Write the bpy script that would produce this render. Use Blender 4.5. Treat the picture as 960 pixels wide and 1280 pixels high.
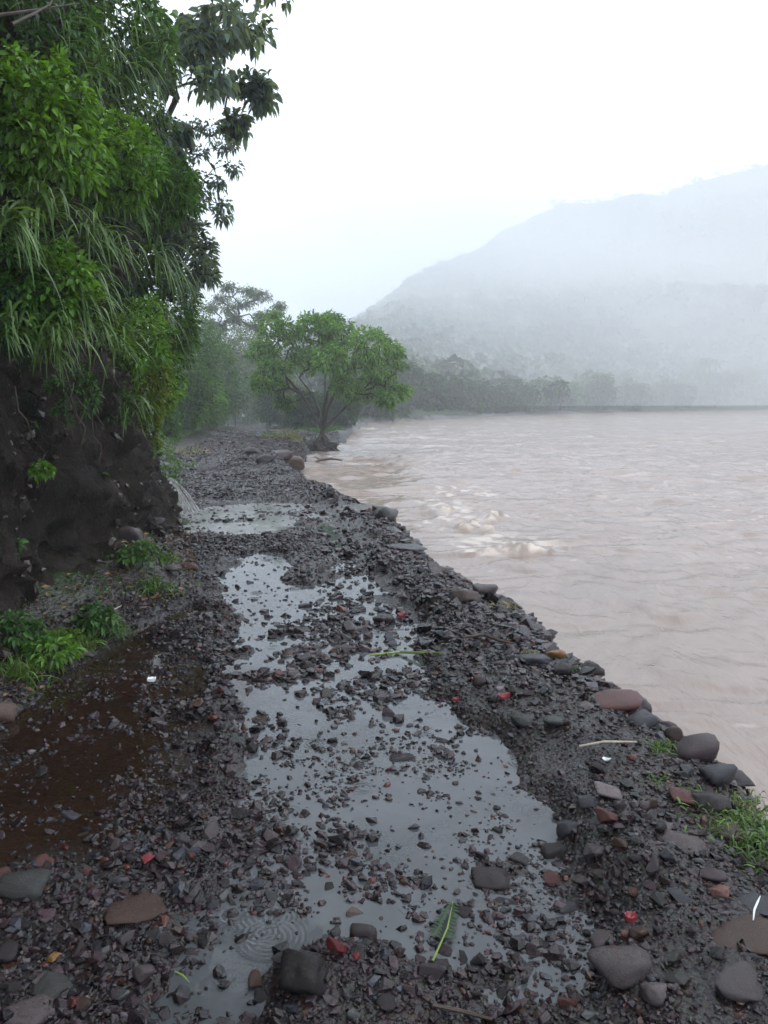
import bpy, bmesh, math
import numpy as np
from mathutils import Vector, Matrix

# ------------------------------------------------------------------ scene, camera, sky, sun
for o in list(bpy.data.objects):
    bpy.data.objects.remove(o, do_unlink=True)
SC = bpy.context.scene
COL = SC.collection
PITCH = math.radians(7.9)
FPX = 985.0                      # focal length in pixels of the 960 x 1280 photograph
EYE = 1.6
HAZE = 0.0018                    # haze density per metre
# banks of cloud hanging on the hill: centre, radii, density
# (px, py in the photograph, distance, across, up, density)
MIST_GAIN = 0.5
MIST = [(660, 290, 360, 150, 44, .0030), (560, 330, 350, 80, 34, .0030), (840, 250, 380, 140, 34, .0034), (700, 232, 450, 150, 40, .0050), (480, 365, 330, 60, 24, .0030), (620, 350, 270, 55, 20, .0030), (900, 330, 330, 100, 30, .0020),
        (750, 400, 230, 110, 40, .0013), (560, 430, 200, 60, 22, .0015), (880, 450, 215, 70, 26, .0013), (540, 300, 420, 60, 22, .0030), (760, 310, 300, 60, 16, .0040), (640, 310, 310, 40, 12, .0040), (850, 465, 195, 100, 34, .0056), (700, 480, 150, 50, 18, .0040)]

cam_d = bpy.data.cameras.new("camera")
cam_d.sensor_fit = 'VERTICAL'
cam_d.sensor_height = 32.0
cam_d.lens = 32.0 * FPX / 1280.0
cam_d.clip_start = 0.05
cam_d.clip_end = 6000
cam = bpy.data.objects.new("camera", cam_d)
cam.location = (0, 0, EYE)
cam.rotation_euler = (math.pi / 2 - PITCH, 0, 0)
COL.objects.link(cam)
SC.camera = cam

SUN_EL, SUN_ROT = math.radians(58), math.radians(70)
world = bpy.data.worlds.new("World")
SC.world = world
world.use_nodes = True
wn, wl = world.node_tree.nodes, world.node_tree.links
bg = wn["Background"]
bg.inputs["Strength"].default_value = 0.15
sky = wn.new("ShaderNodeTexSky")
sky.sky_type = 'NISHITA'
sky.sun_disc = False
sky.sun_elevation = SUN_EL
sky.sun_rotation = SUN_ROT
sky.air_density = 1.5
sky.dust_density = 4.0
# overcast: a closed cloud deck, brighter overhead than at the horizon, in front of that sky
tc = wn.new("ShaderNodeTexCoord")
sep = wn.new("ShaderNodeSeparateXYZ")
wl.new(tc.outputs["Generated"], sep.inputs[0])
rmp = wn.new("ShaderNodeMapRange")
rmp.inputs["From Min"].default_value = -0.02
rmp.inputs["From Max"].default_value = 0.55
wl.new(sep.outputs["Z"], rmp.inputs["Value"])
deck = wn.new("ShaderNodeMix"); deck.data_type = 'RGBA'
deck.inputs["A"].default_value = (8.1, 9.6, 11.7, 1)
deck.inputs["B"].default_value = (11.1, 12.1, 13.3, 1)
wl.new(rmp.outputs["Result"], deck.inputs["Factor"])
cn = wn.new("ShaderNodeTexNoise")
cn.inputs["Scale"].default_value = 2.2
cn.inputs["Detail"].default_value = 4
wl.new(tc.outputs["Generated"], cn.inputs["Vector"])
cm = wn.new("ShaderNodeMapRange")
cm.inputs["To Min"].default_value = 0.93
cm.inputs["To Max"].default_value = 1.07
wl.new(cn.outputs["Fac"], cm.inputs["Value"])
cs = wn.new("ShaderNodeVectorMath"); cs.operation = 'SCALE'
wl.new(deck.outputs["Result"], cs.inputs[0]); wl.new(cm.outputs["Result"], cs.inputs["Scale"])
smix = wn.new("ShaderNodeMix"); smix.data_type = 'RGBA'
smix.inputs["Factor"].default_value = 0.92
wl.new(sky.outputs["Color"], smix.inputs["A"]); wl.new(cs.outputs["Vector"], smix.inputs["B"])
wl.new(smix.outputs["Result"], bg.inputs["Color"])

sun_d = bpy.data.lights.new("sun", 'SUN')
sun_d.energy = 0.6
sun_d.angle = math.radians(30)
sun_d.color = (1.0, 0.98, 0.94)
sun = bpy.data.objects.new("sun", sun_d)
# direction towards the sun: rotation measured from +Y towards +X
sdir = Vector((math.sin(SUN_ROT) * math.cos(SUN_EL), math.cos(SUN_ROT) * math.cos(SUN_EL), math.sin(SUN_EL)))
sun.rotation_euler = (-sdir).to_track_quat('-Z', 'Y').to_euler()
sun.location = (0, 0, 60)
COL.objects.link(sun)

SC.view_settings.view_transform = 'Standard'
SC.view_settings.look = 'None'
SC.view_settings.gamma = 1
SC.view_settings.exposure = 0.28
SC.view_settings.use_curve_mapping = False
SC.render.engine = 'CYCLES'
cy = SC.cycles
cy.max_bounces = 10
cy.diffuse_bounces = 3
cy.glossy_bounces = 3
cy.transmission_bounces = 4
cy.volume_bounces = 8
cy.transparent_max_bounces = 12
cy.use_denoising = True

# ------------------------------------------------------------------ helpers
def ray(px, py):
    a, b = (px - 480.0) / FPX, (640.0 - py) / FPX
    c, s = math.cos(PITCH), math.sin(PITCH)
    return np.array([a, c + b * s, -s + b * c])

def at(px, py, Y):
    r = ray(px, py)
    return np.array([0, 0, EYE]) + r * (Y / r[1])

def gp(px, py, z=0.0):
    r = ray(px, py)
    return np.array([0, 0, EYE]) + r * ((z - EYE) / r[2])

def ss(a, b, x):
    t = np.clip((x - a) / (b - a), 0, 1)
    return t * t * (3 - 2 * t)

def _h(ix, iy, iz, seed):
    h = (ix.astype(np.int64) * 374761393 + iy.astype(np.int64) * 668265263 + iz.astype(np.int64) * 2147483647 + seed * 974634653) & 0xFFFFFFFF
    h = ((h ^ (h >> 13)) * 1274126177) & 0xFFFFFFFF
    h = ((h ^ (h >> 16)) * 2246822519) & 0xFFFFFFFF
    return ((h ^ (h >> 15)) & 0xFFFFFF) / float(0xFFFFFF)

def vnoise(x, y, z=0.0, seed=0):
    x, y, z = (np.asarray(x, float), np.asarray(y, float), np.asarray(z, float))
    if x.shape != y.shape or x.shape != z.shape: x, y, z = np.broadcast_arrays(x, y, z)
    fx, fy, fz = np.floor(x), np.floor(y), np.floor(z)
    tx, ty, tz = x - fx, y - fy, z - fz
    tx, ty, tz = [t * t * t * (t * (t * 6 - 15) + 10) for t in (tx, ty, tz)]
    r = 0
    flat = z.size == 0 or (z.flat[0] == z.flat[-1] and not z.any())
    for dx in (0, 1):
        for dy in (0, 1):
            for dz in ((0,) if flat else (0, 1)):
                w = (tx if dx else 1 - tx) * (ty if dy else 1 - ty) * (tz if dz else 1 - tz)
                r = r + w * _h(fx + dx, fy + dy, fz + dz, seed)
    return r * 2 - 1

def fbm(x, y, z=0.0, oct=4, seed=0, gain=0.5):
    r, a, f = 0, 1.0, 1.0
    for i in range(oct):
        r = r + a * vnoise(np.asarray(x) * f, np.asarray(y) * f, np.asarray(z) * f, seed + i * 17)
        a *= gain
        f *= 2.03
    return r

def tag(o, label=None, cat=None, group=None, kind=None):
    if label: o["label"] = label
    if cat: o["category"] = cat
    if group: o["group"] = group
    if kind: o["kind"] = kind
    return o

def mesh_arrays(name, V, F, mat, cols=None, smooth=False):
    """V (n,3); F (m,3) or (m,4) int array; cols (n,3) per-vertex colour."""
    V = np.asarray(V, np.float32); F = np.asarray(F, np.int32)
    k = F.shape[1]
    me = bpy.data.meshes.new(name)
    me.vertices.add(len(V)); me.vertices.foreach_set("co", V.ravel())
    me.loops.add(F.size); me.loops.foreach_set("vertex_index", F.ravel())
    me.polygons.add(len(F))
    me.polygons.foreach_set("loop_start", np.arange(0, F.size, k, dtype=np.int32))
    me.polygons.foreach_set("use_smooth", np.full(len(F), smooth, dtype=bool))
    me.update(calc_edges=True)
    if cols is not None:
        c4 = np.ones((len(V), 4), np.float32); c4[:, :3] = cols
        at_ = me.color_attributes.new("Col", 'FLOAT_COLOR', 'POINT')
        at_.data.foreach_set("color", c4.ravel())
    if mat is not None:
        me.materials.append(mat)
    return me

def link(name, me, parent=None, loc=None):
    o = bpy.data.objects.new(name, me)
    COL.objects.link(o)
    if parent is not None: o.parent = parent
    if loc is not None: o.location = loc
    return o

def empty(name, loc, label, cat, group=None):
    o = bpy.data.objects.new(name, None)
    COL.objects.link(o)
    o.location = [float(v) for v in loc]
    o.empty_display_size = 0.1
    return tag(o, label, cat, group)

class Acc:
    def __init__(s): s.V, s.F, s.C, s.n = [], [], [], 0
    def add(s, V, F, c=(1, 1, 1)):
        V = np.asarray(V, float).reshape(-1, 3)
        s.V.append(V); s.F.append(np.asarray(F, int).reshape(-1, 3) + s.n)
        c = np.asarray(c, float)
        s.C.append(np.broadcast_to(c, V.shape) if c.ndim == 1 else c)
        s.n += len(V)
    def build(s, name, mat, parent=None, origin=(0, 0, 0), smooth=False):
        V = np.concatenate(s.V) - np.asarray(origin, float)
        me = mesh_arrays(name, V, np.concatenate(s.F), mat, np.concatenate(s.C), smooth)
        o = link(name, me, parent)
        if parent is None: o.location = [float(v) for v in origin]
        return o

def grid_faces(nu, nv):
    i = np.arange(nu - 1)[:, None] * nv + np.arange(nv - 1)[None, :]
    return np.stack([i, i + nv, i + nv + 1, i + 1], -1).reshape(-1, 4)

def unit(v):
    return v / np.maximum(np.linalg.norm(v, axis=-1, keepdims=True), 1e-9)

def inpoly_sd(x, y, poly):
    """signed distance to polygon, positive inside"""
    x = np.asarray(x, float); y = np.asarray(y, float)
    d = np.full(x.shape, 1e9); ins = np.zeros(x.shape, bool)
    n = len(poly)
    for i in range(n):
        ax, ay = poly[i]; bx, by = poly[(i + 1) % n]
        ex, ey = bx - ax, by - ay
        t = np.clip(((x - ax) * ex + (y - ay) * ey) / (ex * ex + ey * ey + 1e-12), 0, 1)
        d = np.minimum(d, np.hypot(x - ax - t * ex, y - ay - t * ey))
        c = ((ay > y) != (by > y)) & (x < (bx - ax) * (y - ay) / (by - ay + 1e-12) + ax)
        ins ^= c
    return np.where(ins, d, -d)

# ------------------------------------------------------------------ materials
def new_mat(name):
    m = bpy.data.materials.new(name); m.use_nodes = True
    nt = m.node_tree; nt.nodes.clear()
    out = nt.nodes.new("ShaderNodeOutputMaterial")
    return m, nt, out

class N:
    def __init__(s, nt): s.nt = nt
    def node(s, t, **kw):
        n = s.nt.nodes.new(t)
        for k, v in kw.items(): setattr(n, k, v)
        return n
    def l(s, a, b): s.nt.links.new(a, b)
    def pos(s): return s.node("ShaderNodeNewGeometry").outputs["Position"]
    def obj(s): return s.node("ShaderNodeTexCoord").outputs["Object"]
    def noise(s, vec, scale, detail=4, rough=0.55, dist=0.0):
        n = s.node("ShaderNodeTexNoise")
        n.inputs["Scale"].default_value = scale; n.inputs["Detail"].default_value = detail
        n.inputs["Roughness"].default_value = rough; n.inputs["Distortion"].default_value = dist
        s.l(vec, n.inputs["Vector"]); return n.outputs["Fac"]
    def voro(s, vec, scale, feature='F1'):
        n = s.node("ShaderNodeTexVoronoi"); n.feature = feature
        n.inputs["Scale"].default_value = scale; s.l(vec, n.inputs["Vector"]); return n
    def rng(s, v, a, b, c=0.0, d=1.0):
        n = s.node("ShaderNodeMapRange")
        n.inputs["From Min"].default_value = a; n.inputs["From Max"].default_value = b
        n.inputs["To Min"].default_value = c; n.inputs["To Max"].default_value = d
        s.l(v, n.inputs["Value"]); return n.outputs["Result"]
    def mix(s, f, a, b, blend='MIX'):
        n = s.node("ShaderNodeMix", data_type='RGBA', blend_type=blend)
        for k, v in (("Factor", f), ("A", a), ("B", b)):
            if isinstance(v, (int, float)): n.inputs[k].default_value = v
            elif isinstance(v, tuple): n.inputs[k].default_value = (*v, 1) if len(v) == 3 else v
            else: s.l(v, n.inputs[k])
        return n.outputs["Result"]
    def math(s, op, a, b=0.0):
        n = s.node("ShaderNodeMath", operation=op)
        for i, v in enumerate((a, b)):
            if isinstance(v, (int, float)): n.inputs[i].default_value = v
            else: s.l(v, n.inputs[i])
        return n.outputs[0]
    def mapv(s, vec, scale=(1, 1, 1), rot=(0, 0, 0)):
        n = s.node("ShaderNodeMapping")
        n.inputs["Scale"].default_value = scale; n.inputs["Rotation"].default_value = rot
        s.l(vec, n.inputs["Vector"]); return n.outputs["Vector"]
    def bump(s, h, strength, dist, normal=None):
        n = s.node("ShaderNodeBump")
        n.inputs["Strength"].default_value = strength; n.inputs["Distance"].default_value = dist
        s.l(h, n.inputs["Height"])
        if normal is not None: s.l(normal, n.inputs["Normal"])
        return n.outputs["Normal"]
    def bsdf(s, col, rough, normal=None, spec=0.5, coat=0.0):
        n = s.node("ShaderNodeBsdfPrincipled")
        for k, v in (("Base Color", col), ("Roughness", rough)):
            if isinstance(v, (int, float)): n.inputs[k].default_value = v
            elif isinstance(v, tuple): n.inputs[k].default_value = (*v, 1)
            else: s.l(v, n.inputs[k])
        n.inputs["Specular IOR Level"].default_value = spec
        if coat: n.inputs["Coat Weight"].default_value = coat; n.inputs["Coat Roughness"].default_value = 0.12
        if normal is not None: s.l(normal, n.inputs["Normal"])
        return n
    def attr(s, name="Col"):
        return s.node("ShaderNodeAttribute", attribute_name=name).outputs["Color"]

def mat_stone(name, src, scale=1.0, rough=(0.05, 0.30)):
    m, nt, out = new_mat(name); k = N(nt)
    v = k.pos() if src == 'attr' else k.obj()
    base = k.attr() if src == 'attr' else k.node("ShaderNodeObjectInfo").outputs["Color"]
    n1 = k.noise(v, 22 * scale, 5, 0.65); n2 = k.noise(v, 90 * scale, 3, 0.6)
    c = k.mix(1.0, base, k.mix(k.rng(n1, 0.3, 0.7), (0.45, 0.43, 0.43), (1.45, 1.4, 1.36)), 'MULTIPLY')
    c = k.mix(k.rng(n2, 0.62, 0.75, 0, 0.25), c, (0.12, 0.11, 0.105))
    if src != 'attr':      # mud film and chipped faces on the bigger stones
        n3 = k.noise(v, 2.6, 6, 0.7, 0.6)
        c = k.mix(k.rng(n3, 0.5, 0.62, 0, .5), c, (0.034, 0.026, 0.023))
    b = k.bump(n1, 0.45, 0.016 / scale); b = k.bump(n2, 0.15, 0.003 / scale, b)
    s = k.bsdf(c, k.rng(n1, 0.3, 0.7, rough[0], rough[1]), b, 0.3)
    k.l(s.outputs[0], out.inputs["Surface"]); return m

def mat_leaf(name, col, col2, trans=0.35, rough=0.4, spec=0.4):
    m, nt, out = new_mat(name); k = N(nt)
    v = k.pos()
    c = k.mix(k.rng(k.noise(v, 1.7, 2), 0.35, 0.65), col, col2)
    c = k.mix(1.0, c, k.attr(), 'MULTIPLY')
    s = k.bsdf(c, rough, None, spec)
    t = k.node("ShaderNodeBsdfTranslucent"); k.l(k.mix(1.0, c, (1.3, 1.25, 0.5), 'MULTIPLY'), t.inputs["Color"])
    x = k.node("ShaderNodeMixShader"); x.inputs[0].default_value = trans
    k.l(s.outputs[0], x.inputs[1]); k.l(t.outputs[0], x.inputs[2]); k.l(x.outputs[0], out.inputs["Surface"])
    return m

def mat_plain(name, col, rough=0.5, var=0.3, scale=8.0, spec=0.4, bump=0.0):
    m, nt, out = new_mat(name); k = N(nt)
    v = k.obj(); n = k.noise(v, scale, 4)
    c = k.mix(k.rng(n, 0.3, 0.7), tuple(x * (1 - var) for x in col), tuple(x * (1 + var) for x in col))
    b = k.bump(n, 0.5, bump) if bump else None
    k.l(k.bsdf(c, rough, b, spec).outputs[0], out.inputs["Surface"]); return m

M = {}
M['gravel'] = mat_stone("gravel_stone", 'attr', 1.0)
M['stone'] = mat_stone("loose_stone", 'object', 1.0)
M['bark'] = mat_plain("wet_bark", (0.045, 0.036, 0.03), 0.7, 0.5, 14, 0.3, 0.02)
M['twig'] = mat_plain("dead_wood", (0.055, 0.038, 0.026), 0.6, 0.4, 20)
M['pale_wood'] = mat_plain("pale_stick", (0.42, 0.36, 0.27), 0.5, 0.2, 20)
M['white'] = mat_plain("white_plastic", (0.78, 0.8, 0.8), 0.35, 0.05, 20)
M['red'] = mat_plain("red_scrap", (0.2, 0.022, 0.026), 0.35, 0.35, 30)
M['leaf_bright'] = mat_leaf("leaf_bright", (0.065, 0.165, 0.024), (0.13, 0.25, 0.035))
M['leaf_mid'] = mat_leaf("leaf_mid", (0.045, 0.11, 0.028), (0.075, 0.155, 0.035))
M['leaf_dark'] = mat_leaf("leaf_dark", (0.028, 0.062, 0.026), (0.045, 0.085, 0.03), 0.3)
M['leaf_haze_blue'] = mat_leaf("leaf_haze_blue", (0.125, 0.16, 0.16), (0.135, 0.19, 0.15), 0.55)  # bluish haze and backlight painted into the leaf colour
M['leaf_mango'] = mat_leaf("leaf_mango", (0.075, 0.165, 0.045), (0.14, 0.255, 0.065), 0.4)
M['leaf_yellow'] = mat_leaf("leaf_yellow", (0.12, 0.15, 0.015), (0.07, 0.13, 0.02))
M['grass'] = mat_leaf("grass_blade", (0.06, 0.13, 0.02), (0.10, 0.17, 0.03), 0.35)
M['strap'] = mat_leaf("strap_blade", (0.06, 0.125, 0.03), (0.125, 0.205, 0.06), 0.35, 0.35, 0.4)
M['dry_grass'] = mat_leaf("dry_grass_blade", (0.22, 0.18, 0.05), (0.13, 0.15, 0.04), 0.3)
M['dead_leaf'] = mat_leaf("dead_leaf", (0.10, 0.045, 0.02), (0.16, 0.09, 0.035), 0.15)

# ground: wet silt and fine crushed stone
def mat_ground():
    m, nt, out = new_mat("wet_gravel_ground"); k = N(nt)
    v = k.pos()
    big = k.noise(v, 0.9, 4); fine = k.noise(v, 35, 5, 0.7)
    v1 = k.voro(v, 42); v2 = k.voro(v, 95)
    c = k.mix(k.rng(big, 0.35, 0.65), (0.0135, 0.0100, 0.0102), (0.030, 0.0215, 0.0205))
    c = k.mix(0.55, c, k.mix(1.0, c, k.mix(0.75, (0.9, 0.9, 0.9), v1.outputs["Color"]), 'MULTIPLY'))
    c = k.mix(1.0, c, k.mix(k.rng(fine, 0.3, 0.7), (0.6, 0.6, 0.6), (1.5, 1.45, 1.4)), 'MULTIPLY')
    # land far from the track carries a low green cover
    sx = k.node("ShaderNodeSeparateXYZ"); k.l(v, sx.inputs[0])
    far = k.math('MULTIPLY', k.rng(sx.outputs["Z"], 0.14, 0.5), k.rng(k.noise(v, 1.5, 4), 0.35, 0.55))
    c = k.mix(far, c, (0.04, 0.07, 0.02))
    b = k.bump(v1.outputs["Distance"], 0.6, -0.012); b = k.bump(v2.outputs["Distance"], 0.5, -0.005, b)
    b = k.bump(fine, 0.4, 0.006, b)
    k.l(k.bsdf(c, k.rng(fine, 0.3, 0.7, 0.12, 0.45), b, 0.3).outputs[0], out.inputs["Surface"]); return m
M['ground'] = mat_ground()

def mat_cliff():
    m, nt, out = new_mat("wet_cliff_rock"); k = N(nt)
    v = k.pos(); vs = k.mapv(v, (1, 1, 0.35))
    n1 = k.noise(v, 1.3, 6, 0.65); n2 = k.noise(vs, 9, 8, 0.75, 0.8); n3 = k.noise(v, 55, 4, 0.75)
    c = k.mix(k.rng(n1, 0.3, 0.7), (0.013, 0.0095, 0.008), (0.050, 0.034, 0.027))
    c = k.mix(k.rng(n2, 0.5, 0.75, 0, 0.6), c, (0.065, 0.044, 0.036))
    c = k.mix(k.rng(n3, 0.55, 0.8, 0, 0.5), c, (0.09, 0.08, 0.078))
    sx = k.node("ShaderNodeSeparateXYZ"); k.l(v, sx.inputs[0])
    mo = k.math('MULTIPLY', k.rng(k.noise(v, 3.1, 5, 0.7), 0.5, 0.62), k.rng(sx.outputs["Z"], 0.6, 3.2, 0.25, 0.9))
    c = k.mix(mo, c, (0.03, 0.045, 0.015))
    b = k.bump(n2, 1.0, 0.2); b = k.bump(n3, 0.9, 0.03, b)
    k.l(k.bsdf(c, k.rng(n3, 0.35, 0.65, 0.35, 0.8), b, 0.22).outputs[0], out.inputs["Surface"]); return m
M['cliff'] = mat_cliff()

def mat_river():
    m, nt, out = new_mat("muddy_river_water"); k = N(nt)
    v = k.mapv(k.pos(), (1.0, 0.42, 1.0), (0, 0, math.radians(-12)))
    n1 = k.noise(v, 0.35, 4, 0.6, 0.8); n2 = k.noise(v, 2.3, 5, 0.58, 0.25); n3 = k.noise(v, 9, 4, 0.6, 0.2)
    c = k.mix(k.rng(n1, 0.3, 0.7), (0.226, 0.169, 0.139), (0.27, 0.208, 0.176))
    c = k.mix(k.rng(n2, 0.55, 0.8, 0, 0.3), c, (0.19, 0.145, 0.12))
    c = k.mix(k.attr("Col"), c, (0.56, 0.47, 0.39))
    b = k.bump(n2, 0.6, 0.10); b = k.bump(n3, 0.5, 0.022, b)
    k.l(k.bsdf(c, 0.2, b, 0.4).outputs[0], out.inputs["Surface"]); return m
M['river'] = mat_river()

def mat_puddle(rings):
    """rain water over silt: attribute Col carries R = brown clear water and painted canopy reflection, G = running water"""
    m, nt, out = new_mat("puddle_water"); k = N(nt)
    v = k.pos()
    sc_ = k.node("ShaderNodeSeparateColor"); k.l(k.attr(), sc_.inputs[0]); br, st = sc_.outputs[0], sc_.outputs[1]
    amp = k.rng(st, 0, 1, .3, .9)
    total = k.math('MULTIPLY', k.noise(v, 7.0, 3, 0.5), amp)
    total = k.math('ADD', total, k.math('MULTIPLY', k.noise(v, 24, 3, 0.55, 0.6), k.math('MULTIPLY', amp, .4)))
    for (x, y, rad, wl_) in rings:
        d = k.node("ShaderNodeVectorMath", operation='DISTANCE')
        k.l(v, d.inputs[0]); d.inputs[1].default_value = (x, y, 0.0)
        r = d.outputs["Value"]
        w = k.math('MULTIPLY', k.math('SINE', k.math('MULTIPLY', r, 2 * math.pi / wl_)), .28 + (x * 37.7 + y * 91.3) % .4)
        e = k.math('MULTIPLY', k.rng(r, rad * 0.75, rad, 1.0, 0.0), k.rng(r, 0.0, rad, 0.55, 0.25))
        total = k.math('ADD', total, k.math('MULTIPLY', w, e))
    vr = k.voro(v, 4.2); d = vr.outputs["Distance"]; pk = k.node("ShaderNodeSeparateColor"); k.l(vr.outputs["Color"], pk.inputs[0])
    e = k.math('MULTIPLY', k.rng(d, .18, .30, .45, 0), k.rng(pk.outputs[0], .35, .4))
    total = k.math('ADD', total, k.math('MULTIPLY', k.math('SINE', k.math('MULTIPLY', d, 2 * math.pi / .072)), e))
    b = k.bump(total, 0.35, 0.006)
    fr = k.node("ShaderNodeFresnel"); fr.inputs["IOR"].default_value = 1.333; k.l(b, fr.inputs["Normal"])
    tr = k.node("ShaderNodeBsdfTransparent"); k.l(k.mix(br, (.55, .53, .51), (.36, .24, .17)), tr.inputs["Color"])
    df = k.node("ShaderNodeBsdfDiffuse")
    n = k.rng(k.noise(v, 2.2, 5, 0.6, 0.7), 0.3, 0.7, .8, 1.2)
    mk = k.node("ShaderNodeVectorMath", operation='SCALE'); k.l(k.mix(st, k.mix(br, (.104, .110, .119), (.035, .0185, .0118)), (.33, .33, .335)), mk.inputs[0]); k.l(n, mk.inputs["Scale"])
    k.l(mk.outputs["Vector"], df.inputs["Color"])
    gl = k.node("ShaderNodeBsdfGlossy"); gl.inputs["Roughness"].default_value = 0.03; gl.inputs["Color"].default_value = (1, 1, 1, 1)
    k.l(b, gl.inputs["Normal"])
    a = k.node("ShaderNodeMixShader")
    f = k.rng(k.noise(v, 1.6, 4, 0.6), 0.3, 0.7, .55, .95); k.l(k.math('MAXIMUM', k.math('MULTIPLY', f, k.rng(br, 0, 1, 1, .75)), st), a.inputs[0])
    k.l(tr.outputs[0], a.inputs[1]); k.l(df.outputs[0], a.inputs[2])
    z = k.node("ShaderNodeMixShader"); k.l(fr.outputs[0], z.inputs[0])
    k.l(a.outputs[0], z.inputs[1]); k.l(gl.outputs[0], z.inputs[2]); k.l(z.outputs[0], out.inputs["Surface"])
    return m

# ------------------------------------------------------------------ lie of the land
WATER = -0.55
edge = [gp(*p, z) for p, z in (((1100, 1180), .1), ((960, 985), .08), ((850, 905), .08), ((790, 865), .08), ((730, 830), .08), ((660, 780), .08),
        ((600, 740), .08), ((545, 700), .08), ((492, 655), .05), ((440, 628), .05), ((400, 606), .05), ((372, 592), .0), ((345, 574), -.1),
        ((375, 561), -.4), ((412, 556), -.5), ((432, 541), WATER), ((452, 530), WATER), ((640, 519.5), WATER))]
EY = np.array([-12, -2.0] + [p[1] for p in edge] + [190, 265, 430, 800])
EX = np.array([4.6, 3.4] + [p[0] for p in edge] + [62, 129, 300, 650])
o_ = np.argsort(EY); EY, EX = EY[o_], EX[o_]
left = [gp(*p) for p in ((0, 905), (60, 850), (140, 792), (235, 745), (240, 700), (232, 655), (222, 625), (208, 590), (206, 562), (228, 546))]
LY = np.array([-12, 0] + [p[1] for p in left] + [60, 100, 142, 200, 900])
LX = np.array([-2.2, -2.0] + [p[0] for p in left] + [-13, -21, -28, -40, -200])
def x_river(y):
    y = np.asarray(y, float)
    return np.interp(y, EY, EX) + np.interp(y, [0, 8, 30, 60, 140], [.08, .12, .22, .4, 1.5]) * fbm(y * np.interp(y, [0, 30], [1.6, .8]), 0 * y + .5, 0.0, 3, 14)
def x_left(y): return np.interp(y, LY, LX)

def polyg(pts, z=0.0): return [tuple(gp(*p, z)[:2]) for p in pts]
PUD_MAIN = polyg([(388, 640), (452, 640), (470, 690), (505, 745), (548, 800), (560, 865), (612, 925), (655, 975), (690, 1050), (735, 1110), (765, 1180),
                  (745, 1240), (700, 1290), (610, 1300), (560, 1250), (520, 1215), (470, 1190), (380, 1195), (330, 1190), (250, 1195), (235, 1150), (262, 1095), (290, 1040),
                  (285, 960), (292, 880), (285, 800), (262, 740), (290, 695), (340, 690), (362, 730), (405, 735), (418, 700)])
PUD_BROWN = polyg([(-60, 930), (0, 905), (62, 850), (150, 795), (215, 760), (260, 745), (268, 765), (205, 790), (262, 850), (262, 930), (245, 990), (215, 1050), (110, 1085), (0, 1085), (-80, 1090)])
PUD_STREAM = polyg([(222, 642), (262, 632), (345, 628), (430, 630), (478, 646), (450, 656), (395, 650), (335, 668), (285, 674), (226, 674)])
PUD_SMALL = polyg([(240, 1210), (330, 1215), (360, 1245), (300, 1300), (235, 1290)])
PUD_CANOPY_TINT = polyg([(240, 1060), (330, 1040), (360, 1100), (360, 1180), (300, 1195), (230, 1180)])  # silty water tinted brown here to imitate the dark canopy's reflection
ISLES = [(gp(450, 960)[:2], .24), (gp(440, 1045)[:2], .2), (gp(470, 1120)[:2], .18), (gp(600, 1060)[:2], .2), (gp(645, 1130)[:2], .1), (gp(555, 1180)[:2], .12), (gp(380, 1060)[:2], .1), (gp(350, 930)[:2], .12), (gp(320, 985)[:2], .1), (gp(420, 880)[:2], .15), (gp(560, 960)[:2], .1),
         (gp(455, 985)[:2], .28), (gp(440, 1085)[:2], .22), (gp(620, 1085)[:2], .2), (gp(590, 1040)[:2], .12), (gp(370, 790)[:2], .3), (gp(440, 730)[:2], .22),
         (gp(500, 935)[:2], .14), (gp(390, 840)[:2], .2), (gp(600, 1210)[:2], .13), (gp(690, 1090)[:2], .06), (gp(330, 850)[:2], .12), (gp(540, 1000)[:2], .08), (gp(390, 1130)[:2], .14)]
HUMPS = [(gp(400, 1225)[:2], .20, .07), (gp(80, 1130)[:2], .25, .03)]

def pud_mask(x, y):
    """>0 inside a puddle (metres from its shore, wobbled)"""
    w = 0.13 * fbm(x * 2.8, y * 2.8, 0, 4, 5)
    a = inpoly_sd(x, y, PUD_MAIN); b = inpoly_sd(x, y, PUD_BROWN); c = inpoly_sd(x, y, PUD_STREAM); e = inpoly_sd(x, y, PUD_SMALL)
    m = np.maximum(np.maximum(a, b), np.maximum(c, e)) + w
    open_ = m.copy()
    for (p, r) in ISLES:
        d = np.hypot(x - p[0], y - p[1])
        m = np.minimum(m, (d - r * .95) * 0.8 + 0.20 * fbm(x * 4.5, y * 4.5, 3, 4, 9) + 0.05)
    return open_, m

# sampled once on a fine grid, then looked up
PX, PY = np.arange(-5.0, 3.6, .03), np.arange(.9, 16.1, .03)
_A, _B = np.meshgrid(PX, PY, indexing='ij')
PM_OPEN, PM = (m_.reshape(_A.shape) for m_ in pud_mask(_A.ravel(), _B.ravel()))
def look(T, gx, gy, x, y):
    i = np.clip(np.searchsorted(gx, x) - 1, 0, len(gx) - 2); j = np.clip(np.searchsorted(gy, y) - 1, 0, len(gy) - 2)
    u = np.clip((x - gx[i]) / (gx[i + 1] - gx[i]), 0, 1); v = np.clip((y - gy[j]) / (gy[j + 1] - gy[j]), 0, 1)
    return T[i, j] * (1 - u) * (1 - v) + T[i + 1, j] * u * (1 - v) + T[i, j + 1] * (1 - u) * v + T[i + 1, j + 1] * u * v

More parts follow.
